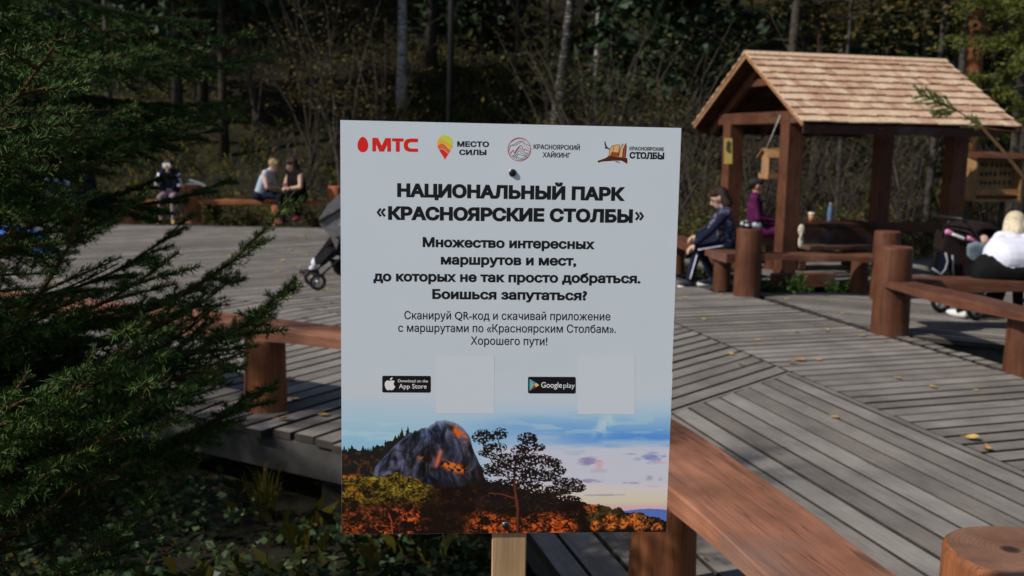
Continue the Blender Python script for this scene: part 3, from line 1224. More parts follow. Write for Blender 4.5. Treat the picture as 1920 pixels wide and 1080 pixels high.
# two app badges
mb = MB()
shape(mb, round_rect(716.7, 704.4, 808, 736, 3, .004), 0)
bd = mb.build('badge', 'ink_black', panel)
mb = MB()
KA = dict(x0=690, y0=660, k=7.385)
body = [(302, 402), (280, 393), (255, 398), (236, 420), (231, 455), (240, 492), (258, 520), (280, 530), (304, 523), (330, 530), (350, 520), (366, 500), (377, 476), (360, 462), (354, 440), (360, 418), (372, 407), (352, 394), (328, 393)]
shape(mb, Z(body, **KA), 0, .0009)
shape(mb, Z([(303, 388), (305, 370), (320, 356), (340, 350), (338, 368), (325, 384)], **KA), 0, .0009)
mb.build('badge_mark', 'ink_pale', bd)
mb = MB()
text_line(mb, "Download on the", 746.2, 716.6, 802.4, 717, 5.4, .006, 0, .0009, 'D')
text_line(mb, "App Store", 747.8, 728.2, 800, 728.4, 8.4, .006, 0, .0009, 'A')
mb.build('badge_lettering', 'ink_pale', bd)
mb = MB()
shape(mb, round_rect(990, 706.3, 1079.7, 737.8, 3, .004), 0)
bd = mb.build('badge', 'ink_black', panel)
KG = dict(x0=970, y0=660, k=7.385)
mb = MB()
shape(mb, Z([(170, 375), (178, 378), (235, 455), (178, 532), (170, 536)], **KG), 0, .0009)
shape(mb, Z([(178, 376), (258, 426), (236, 454)], **KG), 1, .0009)
shape(mb, Z([(260, 427), (303, 457), (260, 486), (237, 456)], **KG), 2, .0009)
shape(mb, Z([(178, 534), (236, 458), (258, 487)], **KG), 3, .0009)
mb.build('badge_mark', ['ink_teal', 'ink_blue', 'ink_yellow', 'ink_crimson'], bd)
mb = MB()
text_line(mb, "Google", 1014.7, 726.6, 1053.7, 726.9, 10.2, .010, 0, .0009, 'G')
text_line(mb, "play", 1056.4, 727.2, 1077.7, 727.3, 9.2, 0, 0, .0009, 'l')
mb.build('badge_lettering', 'ink_pale', bd)

for x_, y_ in ((961, 324), (948, 985.5)):
    mb = MB()
    p = S(x_, y_)
    mb.tube([(p.x, SY + .01, p.z), (p.x, SY - .002, p.z), (p.x, SY - .0038, p.z), (p.x, SY - .005, p.z)], [.004, .0062, .0055, .003], 20, 0)
    mb.torus((p.x, SY - .0004, p.z), (0, 1, 0), .0064, .0009, 24, 6, 1)
    mb.build('screw', ['black', 'metal'], panel)


# ------------------------------------------------------------------ printed landscape
def paint_landscape():
    x0, x1, y0, y1 = 640.0, 1250.0, 700.0, 1001.0
    nx_, ny_ = 720, 356
    X, Y = np.meshgrid(np.linspace(x0, x1, nx_), np.linspace(y0, y1, ny_))
    U = (X - x0) / (x1 - x0)

    def ss(a, b, t):
        t = np.clip((t - a) / (b - a), 0, 1)
        return t * t * (3 - 2 * t)

    def N(sx, sy, o=4, seed=0):
        return fbm(X / sx, Y / sy, o, seed)

    C = np.zeros((ny_, nx_, 3))
    C[:] = (166, 176, 186)

    def over(m, col):
        nonlocal C
        m = np.clip(m, 0, 1)[..., None]
        C = C * (1 - m) + np.asarray(col, float) * m
    base = np.array([166, 176, 186.])
    # sky
    n = N(150, 20, 5, 1)
    n2 = N(60, 9, 5, 12)
    over(ss(728, 800, Y + 26 * (n - .5)) * .85, (140, 172, 197))
    over(ss(770, 850, Y + 20 * (n2 - .5)) * (1 - ss(.30, .62, U)) * .85, (114, 163, 193))
    over((1 - ss(.0, .5, U)) * ss(.5, .68, n2) * ss(770, 800, Y) * .5, (160, 188, 205))
    over(np.exp(-((Y - 806 - 8 * (U - .5) + 24 * (n - .5)) / 24) ** 2) * ss(.28, .6, U) * .95, (98, 146, 198))
    over(np.exp(-((Y - 820 + 16 * (n2 - .5)) / 13) ** 2) * ss(.5, .9, U) * .9, (70, 122, 188))
    over(ss(.50, .66, n2) * np.exp(-((Y - 800) / 26) ** 2) * ss(.4, .6, U) * .55, (150, 178, 205))
    over(np.clip(1.3 * np.exp(-((X - 1128 + .5 * (Y - 795)) / 15) ** 2 - ((Y - 796) / 20) ** 2), 0, 1) * ss(.38, .62, N(14, 12, 4, 3)) * .7, (165, 186, 200))
    over(ss(826, 846, Y + 16 * (n2 - .5)) * ss(.36, .5, U), (170, 175, 189))
    over(ss(900, 930, Y + 8 * (n2 - .5)) * .8, (200, 180, 168))
    over(ss(922, 944, Y) * .55, (205, 172, 140))
    over(ss(940, 956, Y), (180, 152, 160))
    over(ss(955, 972, Y) * .6, (160, 150, 175))
    over(np.exp(-((X - 1000) / 45) ** 2 - ((Y - 850) / 40) ** 2) * .35, (175, 165, 185))
    for cx_, cy_, rx, ry, col, a in ((1098, 864, 24, 9, (120, 110, 155), 1.1), (1122, 869, 10, 8, (195, 140, 140), .9), (1118, 882, 20, 6, (160, 145, 160), .7), (1108, 902, 24, 4.5, (125, 115, 150), 1),
                                     (1222, 858, 22, 12, (105, 115, 165), 1.1), (1238, 868, 16, 4, (190, 150, 160), .8), (1178, 851, 16, 3, (115, 135, 170), .9), (1190, 861, 10, 4, (120, 140, 170), .8), (1182, 906, 18, 2.4, (135, 125, 145), .9),
                                     (1215, 897, 9, 6, (140, 130, 150), 1), (1236, 900, 7, 4, (150, 140, 155), .9), (1220, 913, 18, 2, (165, 140, 145), .8), (1130, 929, 48, 2, (130, 130, 155), .9), (1075, 848, 22, 6, (130, 150, 180), .5)):
        d = ((X - cx_) / rx) ** 2 + ((Y - cy_) / ry) ** 2
        over(ss(.0, 1.1, 1.2 - d - 1.9 * (N(11, 4, 5, int(cx_)) - .45)) * a * .75, col)
    # far hill
    hl = 957 - 4 * np.sin((X - 1170) / 30) + 3
    over(((Y > hl) & (X > 1150)) * 1.0, (72, 98, 165))
    # left distant forest
    ridge = np.interp(X, [640, 660, 690, 720, 740, 760, 800, 1300], [838, 834, 836, 828, 815, 812, 830, 900])
    jag = 13 * np.abs(((X / 7.3 + 3 * vnoise(X / 20, X * 0, 9)) % 1) - .5) + 9 * vnoise(X / 5, X * 0, 4)
    over(((Y > ridge - 4 + jag) & (X < 800)) * 1.0, (24, 24, 22))
    over(((Y > ridge + 10) & (X < 720)) * ss(.55, .7, N(8, 8, 4, 8)) * .8, (75, 45, 28))
    for tx, ty in ((752, 800), (745, 812), (722, 822), (763, 797)):
        wd = np.clip((Y - ty) * .30, 0, 9) * (.4 + .9 * vnoise(X / 3, Y / 3, int(tx)))
        over(((np.abs(X - tx) < wd) & (Y > ty) & (Y < ty + 45)) * 1.0, (26, 28, 26))
    # the rock
    rx = [694, 703, 716, 735, 752, 768, 788, 800, 806, 818, 832, 846, 858, 868, 878, 884, 892, 900, 906, 910]
    ry = [900, 872, 858, 838, 822, 810, 802, 800, 794, 788, 787, 790, 795, 803, 818, 838, 856, 872, 890, 910]
    top = np.interp(X, rx, ry) + 3 * (vnoise(X / 4, X * 0, 3) - .5)
    rock = ((Y > top) & (X > 694) & (X < 910)).astype(float)
    wq = X + 26 * (N(30, 34, 3, 5) - .5) - (Y - 860) * .18 * np.sign(X - 800)
    st = fbm(wq / 7.0, Y / 24, 5, 6)
    rg = np.abs(fbm(wq / 22, Y / 30, 4, 61) - .5) * 2
    fine = fbm(X / 2.6, Y / 4.5, 3, 62)
    lum = 10 + 62 * ss(.25, .75, st) + 34 * ss(.05, .35, rg) * ss(.4, .6, N(40, 44, 2, 63)) + 26 * (fine - .5) + 14 * (1 - ss(800, 890, Y))
    lum = np.clip(lum, 8, 150)[..., None]
    base_r = .86 * lum * np.array([.92, .97, 1.26]) + (N(34, 30, 3, 7)[..., None] - .5) * np.array([26, 8, -6])
    C = C * (1 - rock[..., None]) + np.clip(base_r, 8, 255) * rock[..., None]
    over(rock * np.exp(-((Y - top) / 7) ** 2) * (X > 795) * (X < 855) * .7, (135, 150, 185))
    over(rock * np.exp(-((Y - top) / 3) ** 2) * .4, (110, 118, 150))
    for pts in ([(812, 800), (826, 812), (828, 840), (824, 868), (826, 905)], [(800, 803), (818, 822), (826, 838)], [(705, 870), (740, 842), (775, 850), (790, 830)], [(842, 800), (862, 835), (870, 870)], [(745, 905), (760, 870), (785, 850)], [(770, 900), (772, 850), (766, 825)]):
        py_ = np.array([p[1] for p in pts]); px_ = np.array([p[0] for p in pts])
        dist = np.full(X.shape, 99.)
        for (ax_, ay_), (bx_, by_) in zip(pts[:-1], pts[1:]):
            t = np.clip(((X - ax_) * (bx_ - ax_) + (Y - ay_) * (by_ - ay_)) / ((bx_ - ax_) ** 2 + (by_ - ay_) ** 2), 0, 1)
            dist = np.minimum(dist, np.hypot(X - ax_ - t * (bx_ - ax_), Y - ay_ - t * (by_ - ay_)))
        over(rock * np.exp(-(dist / 1.8) ** 2) * .5, (20, 20, 30))
    over(rock * ss(822, 832, X) * (1 - ss(838, 870, X)) * ss(806, 830, Y) * .55, (22, 22, 34))
    over(rock * np.exp(-(((X - 820 - (860 - Y) * .28) / 4.5) ** 2)) * ss(838, 846, Y) * (1 - ss(870, 880, Y)) * .9, (175, 95, 90))
    over(rock * np.exp(-((X - 860) / 15) ** 2 - ((Y - 812 - (X - 860) * .7) / 9) ** 2) * 1.5 * ss(.42, .58, N(6, 6, 4, 21)), (180, 85, 30))
    over(rock * np.exp(-((X - 848) / 22) ** 2 - ((Y - 874 - (X - 848) * .35) / 8) ** 2) * 1.7 * ss(.40, .56, N(6, 5, 4, 22)), (205, 95, 25))
    over(rock * np.exp(-((X - 788) / 7) ** 2 - ((Y - 856) / 6) ** 2) * ss(.4, .6, N(5, 5, 3, 23)), (140, 85, 35))
    over(rock * ss(885, 915, Y) * .8, (24, 20, 22))
    over(rock * ss(872, 905, X) * .65, (30, 24, 28))
    # foreground forest
    fr = np.interp(X, [640, 665, 700, 740, 770, 800, 830, 870, 905, 940, 1000, 1060, 1090, 1120, 1160, 1190, 1215, 1235, 1252], [893, 886, 893, 884, 893, 903, 915, 912, 900, 905, 925, 937, 943, 950, 956, 962, 968, 974, 982])
    fr = fr + 7 * (N(6, 400, 3, 31) - .5) + 9 * (N(14, 500, 2, 32) - .5)
    fg = (Y > fr).astype(float)
    over(fg, (20, 12, 9))
    nz = N(13, 9, 5, 33)
    nf = N(3.4, 2.8, 4, 36)
    ng = N(34, 22, 3, 37)
    tex = np.clip(.25 + 1.5 * (nf - .32) + .9 * (nz - .45), 0, 1.5)

    def foliage(m, col, lo=.30, hi=.72):
        """leaf masses: the tone follows a fine texture instead of a hard edge"""
        nonlocal C
        m = np.clip(fg * m * ss(lo, hi, nz * .62 + nf * .38), 0, 1)[..., None]
        C = C * (1 - m) + np.clip(np.asarray(col, float) * tex[..., None] * 1.15, 0, 255) * m
    lft = 1 - ss(780, 830, X + 40 * (ng - .5))
    foliage(lft * (1 - ss(930, 965, Y + 20 * (ng - .5))), (100, 82, 24), .26, .55)
    foliage(lft * (1 - ss(905, 935, Y)) * ss(.45, .62, ng), (118, 104, 34), .3, .6)
    foliage((1 - ss(652, 690, X)) * ss(.42, .6, ng), (150, 78, 34), .36, .6)
    foliage((1 - ss(770, 815, X)) * ss(930, 965, Y), (96, 44, 20), .36, .66)
    foliage((1 - ss(775, 810, X)) * ss(945, 965, Y) * ss(.5, .62, ng), (170, 72, 32), .44, .66)
    foliage(ss(790, 830, X) * (1 - ss(900, 960, X)) * .55, (64, 34, 20), .4, .7)
    foliage(ss(862, 900, X) * (1 - ss(1070, 1095, X)) * ss(955, 975, Y + 22 * (ng - .5)), (176, 76, 30), .34, .58)
    foliage(ss(940, 980, X) * (1 - ss(1060, 1090, X)) * ss(.5, .6, ng) * .8, (88, 42, 22), .4, .7)
    foliage(ss(1080, 1115, X) * (1 - ss(975, 992, Y)) * .9, (66, 56, 26), .34, .62)
    for cx_, cy_, rr, in ((1108, 952, 12), (1145, 982, 15), (1168, 984, 10), (1186, 978, 13), (1213, 980, 13), (1232, 990, 12), (1118, 988, 10), (1200, 992, 10)):
        foliage(np.clip(1.6 - ((X - cx_) / rr) ** 2 - ((Y - cy_) / rr) ** 2, 0, 1), (188, 96, 38) if cx_ < 1200 else (160, 88, 38), .28, .5)
    # dark pine in front
    trunk = [(972, 1001), (971, 960), (966, 930), (962, 900), (964, 870), (974, 840), (980, 815)]
    limbs = [trunk, [(966, 935), (940, 926), (915, 924)], [(964, 905), (930, 880), (912, 850), (902, 830)], [(962, 880), (935, 862), (905, 855)], [(966, 880), (1000, 868), (1030, 862)], [(968, 905), (1020, 900), (1060, 905), (1088, 918)],
             [(978, 985), (1000, 972), (1030, 966)], [(970, 950), (950, 945), (930, 950)], [(930, 880), (938, 850), (930, 820)], [(965, 865), (990, 845), (1010, 835)], [(968, 915), (1010, 925), (1050, 930)]]
    dist = np.full(X.shape, 99.)
    for li, pts in enumerate(limbs):
        for k, ((ax_, ay_), (bx_, by_)) in enumerate(zip(pts[:-1], pts[1:])):
            t = np.clip(((X - ax_) * (bx_ - ax_) + (Y - ay_) * (by_ - ay_)) / ((bx_ - ax_) ** 2 + (by_ - ay_) ** 2), 0, 1)
            w_ = (6.5 - k * .95) if li == 0 else (2.2 - k * .4)
            dist = np.minimum(dist, np.hypot(X - ax_ - t * (bx_ - ax_), Y - ay_ - t * (by_ - ay_)) - w_ / 2)
    cl = np.zeros(X.shape)
    for cx_, cy_, rx_, ry_ in ((905, 818, 20, 13), (935, 812, 13, 10), (925, 838, 20, 9), (912, 848, 16, 7), (985, 822, 17, 11), (978, 842, 20, 9), (1005, 838, 13, 7), (955, 862, 32, 12), (1000, 862, 32, 11), (1028, 868, 20, 10), (1046, 882, 12, 8),
                               (930, 880, 32, 12), (985, 885, 38, 13), (1020, 892, 26, 10), (1062, 905, 24, 9), (1078, 915, 18, 8), (1040, 920, 32, 9), (960, 912, 52, 14), (900, 905, 22, 10), (1000, 930, 56, 12), (1060, 938, 26, 8), (930, 940, 40, 14), (1010, 950, 40, 10)):
        cl = np.maximum(cl, np.clip(1.4 - ((X - cx_) / rx_) ** 2 - ((Y - cy_) / ry_) ** 2, 0, 1))
    leaf = fbm(X / 2.7, Y / 2.2, 4, 51)
    over((cl > .02) * ss(.34 - .08 * ss(890, 935, Y), .42 - .06 * ss(890, 935, Y), leaf * (.65 + .35 * cl)), (22, 17, 17))
    over((cl > .3) * ss(.60, .68, fbm(X / 4, Y / 4, 3, 52)) * ss(890, 930, Y) * .55, (60, 34, 20))
    over((dist < 0) * 1.0, (30, 18, 15))
    tw = np.abs(fbm(X / 9, Y / 9, 3, 71) - .5)
    over((cl > .05) * (tw < .018) * (Y < 905) * .9, (34, 24, 24))
    over(((dist < -.2) & (Y > 900) & (X > 962) & (X < 972)) * .8, (95, 46, 32))
    over(((dist < 0) & (Y > 915) & (Y < 935) & (X < 962)) * .8, (100, 50, 34))
    for pts in ([(735, 1001), (733, 975), (728, 962)],):
        dist = np.full(X.shape, 99.)
        for (ax_, ay_), (bx_, by_) in zip(pts[:-1], pts[1:]):
            t = np.clip(((X - ax_) * (bx_ - ax_) + (Y - ay_) * (by_ - ay_)) / ((bx_ - ax_) ** 2 + (by_ - ay_) ** 2), 0, 1)
            dist = np.minimum(dist, np.hypot(X - ax_ - t * (bx_ - ax_), Y - ay_ - t * (by_ - ay_)))
        over((dist < 1.2) * .8, (150, 66, 38))
    # fade into the white panel at the top
    f = ss(700, 742, Y)[..., None]
    C = base * (1 - f) + C * f
    c = C / 255
    L = np.where(c <= .04045, c / 12.92, ((c + .055) / 1.055) ** 2.4) / np.array([.508, .542, .571])
    L = np.clip(L, 0, .92)
    L = np.where(f < .999, L * f + np.array([.74, .80, .86]) * (1 - f), L)
    # place on the panel: bilinear between its edges
    lift = .0004
    P = np.zeros((ny_, nx_, 3))
    a, b, c_, d = S(640.2, 700, lift), S(1261.0, 700, lift), S(1248.45, 997.35, lift), S(641.05, 1001.85, lift)
    uu = np.linspace(0, 1, nx_)[None, :, None]
    vv = np.linspace(0, 1, ny_)[:, None, None]
    P = (np.array(a) * (1 - uu) + np.array(b) * uu) * (1 - vv) + (np.array(d) * (1 - uu) + np.array(c_) * uu) * vv
    i = np.arange(nx_ * ny_).reshape(ny_, nx_)
    F = np.stack([i[:-1, :-1], i[1:, :-1], i[1:, 1:], i[:-1, 1:]], -1).reshape(-1, 4)
    me = raw_mesh('printed_landscape', P.reshape(-1, 3), F, m_vcol('landscape_print'))
    at_ = me.color_attributes.new('print', 'FLOAT_COLOR', 'POINT')
    at_.data.foreach_set('color', np.concatenate([L.reshape(-1, 3), np.ones((nx_ * ny_, 1))], 1).astype(np.float32).ravel())
    link('printed_landscape', me, panel)


paint_landscape()


# ================================================================== pavilion
PO = Vector((3.65, 13.645, 0))               # near right post
PT = .2516
PL = Vector((math.cos(PT), math.sin(PT), 0))
PG = Vector((-PL.y, PL.x, 0))
PS, PLn = 1.702, 2.527
HW, OL, OR_, ZE, ZR = 1.613, .292, .336, 2.042, 2.998
mid = PO + PG * (PS / 2)
PM = Matrix((PL, PG, Vector((0, 0, 1)))).transposed()


def pv(a, b, z):
    return mid + PL * a + PG * b + Vector((0, 0, z))


pav = thing('pavilion', 'small open timber pavilion with a gabled roof of pale tan shingles', 'pavilion', mid)
for a_, b_ in ((0, -PS / 2), (0, PS / 2), (PLn, -PS / 2), (PLn, PS / 2)):
    mb = MB()
    mb.box(pv(a_, b_, .975), (.225, .225, 2.25), PM, 0, .008)
    mb.build('post', 'beam_z', pav, tuple(pv(a_, b_, 0)))
for b_ in (-PS / 2, PS / 2):
    mb = MB()
    mb.box((0, 0, 0), (PLn + .35, .17, .17), None, 0, .006)
    o = mb.build('plate_beam', 'beam_x', pav)
    o.location = pv(PLn / 2 + .27, b_, 2.125) - mid
    o.rotation_euler = (0, 0, PT)
for a_ in (0, PLn):
    mb = MB()
    mb.box((0, 0, 0), (PS + .62, .16, .16), None, 0, .006)
    o = mb.build('tie_beam', 'beam_x', pav)
    o.location = pv(a_ - .02, 0, 2.125) - mid
    o.rotation_euler = (0, 0, PT + math.pi / 2)
sl = math.atan2(ZR - ZE, HW)
# rafters
for a_ in (0.0, .84, 1.68, PLn):
    mb = MB()
    for sg in (-1, 1):
        p0 = pv(a_, sg * (HW - .04), ZE - .10)
        p1 = pv(a_, sg * .035, ZR - .115)
        mb.beam(p0, p1, .08, .13, 0, .004)
    if a_ in (0.0, PLn):
        mb.beam(pv(a_, -.42, 2.62), pv(a_, .42, 2.62), .06, .10, 0, .004)
    mb.build('rafter', 'beam_z', pav)
# sheathing
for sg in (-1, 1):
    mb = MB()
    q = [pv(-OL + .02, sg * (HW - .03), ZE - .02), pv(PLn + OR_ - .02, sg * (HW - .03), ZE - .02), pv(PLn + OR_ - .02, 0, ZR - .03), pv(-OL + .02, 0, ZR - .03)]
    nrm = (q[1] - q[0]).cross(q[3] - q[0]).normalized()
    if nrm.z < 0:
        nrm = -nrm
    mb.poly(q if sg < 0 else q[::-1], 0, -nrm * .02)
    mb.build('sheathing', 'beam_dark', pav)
# eave fascia boards and barge boards
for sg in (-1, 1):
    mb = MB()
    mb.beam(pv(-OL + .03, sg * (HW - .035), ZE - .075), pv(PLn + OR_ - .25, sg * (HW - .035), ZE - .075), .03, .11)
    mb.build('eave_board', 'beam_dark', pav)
for a_, sgn in ((-OL, 1), (PLn + OR_, -1)):
    mb = MB()
    for sg in (-1, 1):
        mb.beam(pv(a_ + sgn * .012, sg * (HW + .0), ZE - .028), pv(a_ + sgn * .012, sg * .003, ZR - .032), .022, .045)
    mb.build('barge_board', 'feeder_wood', pav)


def m_shingle():
    t = NT('cedar_shingle')
    r = t.island()
    c = t.ramp(r, [(0, (.50, .29, .19)), (.3, (.64, .42, .285)), (.6, (.73, .52, .365)), (.85, (.78, .60, .42)), (1, (.58, .35, .24))])
    g = t.noise(t.coord(scale=(12, 12, 2)), 2, 4)
    c2 = t.ramp(g, [(.3, (.72, .70, .68)), (.7, (1.12, 1.1, 1.08))])
    return t.out(t.mix(1, c, c2, 'MULTIPLY'), .75)


MAT['shingle'] = m_shingle()
rnd = random.Random(3)
for sg in (-1, 1):
    mb = MB()
    rows = 10
    SLn = math.hypot(HW, ZR - ZE)
    dn = Vector((0, 0, 0)) + PG * (sg * HW / SLn) + Vector((0, 0, -(ZR - ZE) / SLn))      # down slope
    nrm = PL.cross(dn) * (-sg) if False else dn.cross(PL)
    if nrm.z < 0:
        nrm = -nrm
    for r_ in range(rows):
        s1 = SLn * (r_ + 1) / rows + .02
        a_ = -OL - .02
        while a_ < PLn + OR_ + .02:
            wd = rnd.uniform(.085, .16)
            a1 = min(a_ + wd, PLn + OR_ + .03)
            e = s1 + rnd.uniform(-.014, .012)
            s0 = max(0, e - SLn / rows * 1.35)
            th = .016
            up0, up1 = .002, .022 + rnd.uniform(0, .006)
            top = pv(0, 0, ZR)
            v_ = []
            for (aa, ss_, hh) in ((a_ + .003, s0, up0), (a1 - .003, s0, up0), (a1 - .003, e, up1), (a_ + .003, e, up1)):
                v_.append(top + PL * aa + dn * ss_ + nrm * hh)
            v2 = [p + nrm * (th if i > 1 else .004) for i, p in enumerate(v_)]
            mb.add(v_ + v2, [(0, 1, 2, 3), (7, 6, 5, 4), (0, 4, 5, 1), (1, 5, 6, 2), (2, 6, 7, 3), (3, 7, 4, 0)])
            a_ = a1
    mb.build('shingles', 'shingle', pav)
mb = MB()
for sg in (-1, 1):
    mb.beam(pv(-OL - .02, sg * .045, ZR + .012), pv(PLn + OR_ + .02, sg * .045, ZR + .012), .10, .016, 0, 0, up=(PG * sg * .5 + Vector((0, 0, .86))))
mb.build('ridge_cap', 'shingle', pav)
# base timbers
mb = MB()
mb.beam(at(1447, 526, 13.25), at(1562, 524, 13.35), .16, .18, 0, .01)
mb.beam(pv(-.35, -.75, .10), pv(-.35, 1.0, .10), .16, .16, 0, .01)
mb.beam(pv(-.25, 1.0, .06), pv(PLn + .4, 1.0, .06), .14, .16, 0, .01)
mb.build('sill_beam', 'beam_x', pav)
# benches inside: dark slab table with cross ends
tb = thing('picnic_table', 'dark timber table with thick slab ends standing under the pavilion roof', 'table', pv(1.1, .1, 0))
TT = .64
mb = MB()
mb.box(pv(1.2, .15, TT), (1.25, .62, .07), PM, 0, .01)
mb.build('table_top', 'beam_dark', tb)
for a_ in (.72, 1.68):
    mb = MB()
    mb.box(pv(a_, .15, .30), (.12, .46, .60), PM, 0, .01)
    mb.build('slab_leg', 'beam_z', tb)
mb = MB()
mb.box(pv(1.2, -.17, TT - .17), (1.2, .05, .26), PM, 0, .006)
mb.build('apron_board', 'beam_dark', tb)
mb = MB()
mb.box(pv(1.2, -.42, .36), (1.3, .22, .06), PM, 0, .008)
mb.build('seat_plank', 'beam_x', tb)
# rail behind
mb = MB()
mb.beam(pv(.25, PS / 2 + .02, .52), pv(PLn + 1.4, PS / 2 + .02, .52), .08, .16, 0, .01)
mb.beam(pv(PLn + .12, -PS / 2 + .1, .52), pv(PLn + 1.9, -PS / 2 + .3, .52), .1, .17, 0, .01)
mb.build('rail', 'beam_x', pav)

MAT['cup_paper'] = m_plain('paper_cup', (.5, .26, .12), .6, .1)
MAT['bottle'] = NT('bottle_plastic').out((.10, .17, .30), .15)
p = pv(.92, .1, TT + .035)
cup = thing('paper_cup', 'brown paper cup with white lid on the dark pavilion table', 'cup', p)
mb = MB()
mb.tube([p, p + Vector((0, 0, .11))], [.032, .043], 16)
mb.build('cup_body', 'cup_paper', cup)
mb = MB()
mb.tube([p + Vector((0, 0, .11)), p + Vector((0, 0, .118)), p + Vector((0, 0, .135))], [.048, .048, .040], 16)
mb.build('lid', 'white', cup)
p = pv(1.22, .1, TT + .035)
bt = thing('water_bottle', 'clear blue plastic water bottle on the dark pavilion table', 'bottle', p)
mb = MB()
mb.tube([p + Vector((0, 0, z)) for z in (0, .02, .15, .2, .235, .25)], [.034, .038, .038, .034, .016, .015], 16)
mb.build('bottle_body', 'bottle', bt)
mb = MB()
mb.tube([p + Vector((0, 0, z)) for z in (.25, .272)], [.017, .017], 12)
mb.build('cap', 'white', bt)
# white carved shape hanging on the slab
mb = MB()
p0 = at(1501, 458, 13.42)
mb.ell(p0 + Vector((0, 0, .19)), (.045, .02, .075), 14, 8)
mb.ell(p0 + Vector((0, 0, .03)), (.035, .02, .085), 14, 8)
mb.tube([p0 + Vector((0, 0, .05)), p0 + Vector((0, 0, .2))], [.022, .02], 8)
MAT['cream'] = m_plain('cream_wood', (.62, .55, .42), .6, .12)
tag(mb.build('carved_paddle', 'cream', None, tuple(p0)), 'cream carved wooden paddle beside the near pavilion post', 'ornament')

# yellow notice on the left post
p = pv(-.14, PS / 2 - .0, 0)
nt_ = thing('notice_plate', 'small yellow notice with a dark emblem on the left pavilion post', 'sign', at(1366, 283, 15.1))
A_, B_, C_, D_ = at(1358, 259, 15.07), at(1373, 259, 15.06), at(1373, 307, 15.06), at(1358, 307, 15.07)
mb = MB()
MAT['yellow_plate'] = m_plain('yellow_plate', (.50, .36, .10), .5, .12)
MAT['dark_green'] = m_plain('dark_green_paint', (.05, .08, .04), .5, .2)
mb.poly([A_, D_, C_, B_], 0, (.0, .012, 0))
mb.build('plate', 'yellow_plate', nt_)
mb = MB()
for cx_, cy_, rx_, ry_ in ((1366, 270, 4.2, 6), (1364.5, 278, 3.4, 7), (1367.5, 282, 3, 5)):
    mb.poly([at(cx_ + rx_ * math.cos(-k * .628), cy_ + ry_ * math.sin(-k * .628), 15.06) + Vector((0, -.003 - .002 * cy_ / 270, 0)) for k in range(10)], 0)
mb.build('emblem', 'dark_green', nt_)

# hanging bird feeder
FB = at(1452, 334, 13.98)
fd = thing('bird_feeder', 'open wooden bird feeder hanging from a pale rope under the gable', 'bird feeder', FB)
FM = rotz(PT)


def fv(x, y, z):
    return FB + FM @ Vector((x, y, z))


mb = MB()
mb.box(fv(0, 0, .0), (.34, .26, .022), FM, 0, .003)
for sx in (-1, 1):
    mb.box(fv(sx * .165, 0, .03), (.016, .27, .06), FM)
for sy in (-1, 1):
    mb.box(fv(0, sy * .128, .035), (.33, .016, .07), FM)
mb.build('tray', 'feeder_wood', fd)
mb = MB()
for sx in (-1, 1):
    mb = MB()
    mb.poly([fv(sx * .15, -.10, .011), fv(sx * .15, .10, .011), fv(sx * .15, .10, .30), fv(sx * .15, 0, .38), fv(sx * .15, -.10, .30)], 0, FM @ Vector((.016, 0, 0)))
    mb.build('side_panel', 'feeder_wood', fd)
mb = MB()
for sy in (-1, 1):
    mb.beam(fv(-.2, sy * .085, .335), fv(.2, sy * .085, .335), .20, .014, 0, 0, up=FM @ Vector((0, sy * .62, .78)))
mb.build('roof', 'feeder_wood', fd)
mb = MB()
rt = at(1463, 216, 13.72)
mb.tube([fv(-.15, 0, .38), (fv(-.15, 0, .38) + rt) / 2 + Vector((0, 0, -.01)), rt], .008, 6)
mb.tube([fv(.15, 0, .38), rt], .006, 6)
MAT['rope'] = m_plain('pale_rope', (.45, .44, .42), .9, .2, 40)
mb.build('rope', 'rope', fd)

# information case right of the pavilion
NB = at(1860, 375, 16.6)
nb_ = thing('notice_case', 'small roofed wooden display case with rows of little dark exhibits on posts', 'notice board', (NB.x, NB.y, -.3))
NM = rotz(R(11))


def nv(x, y, z):
    return NB + NM @ Vector((x, y, z))


MAT['case_wood'] = m_stain('case_pine', (.33, .19, .085), 'z', .8)
mb = MB()
mb.box(nv(0, .10, .33), (.80, .03, .66), NM)
mb.build('back_panel', 'case_wood', nb_)
mb = MB()
for sx in (-1, 1):
    mb.box(nv(sx * .405, 0, .33), (.03, .26, .70), NM)
mb.box(nv(0, 0, .0), (.84, .28, .04), NM)
mb.box(nv(0, -.01, .13), (.78, .2, .10), NM)
mb.build('case_frame', 'case_wood', nb_)
mb = MB()
mb.beam(nv(-.48, -.02, .71), nv(.48, -.02, .71), .40, .03, 0, 0, up=NM @ Vector((0, -.25, 1)))
mb.build('case_roof', 'beam_x', nb_)
for sx in (-.3, .3):
    mb = MB()
    mb.tube([nv(sx, .16, -1.35), nv(sx, .16, .75)], .045, 10)
    mb.build('leg', 'bark_grey', nb_)
rnd = random.Random(5)
MAT['exhibit'] = m_plain('dark_exhibit', (.03, .045, .05), .5, .5, 30)
for r_ in range(3):
    for k in range(9):
        mb = MB()
        x = -.34 + k * .085
        mb.ell(nv(x + rnd.uniform(-.01, .01), .075, .56 - r_ * .14 + rnd.uniform(-.01, .01)), (.026, .015, .04), 8, 5, 0, NM)
        mb.build('exhibit', 'exhibit', nb_)
MAT['amber'] = m_plain('amber_beads', (.5, .17, .05), .5, .4, 30)
for k in range(13):
    mb = MB()
    mb.ell(nv(-.36 + k * .06, -.115, .11 + rnd.uniform(-.02, .02)), (.014, .012, .014), 6, 4)
    mb.build('bead', 'amber', nb_)
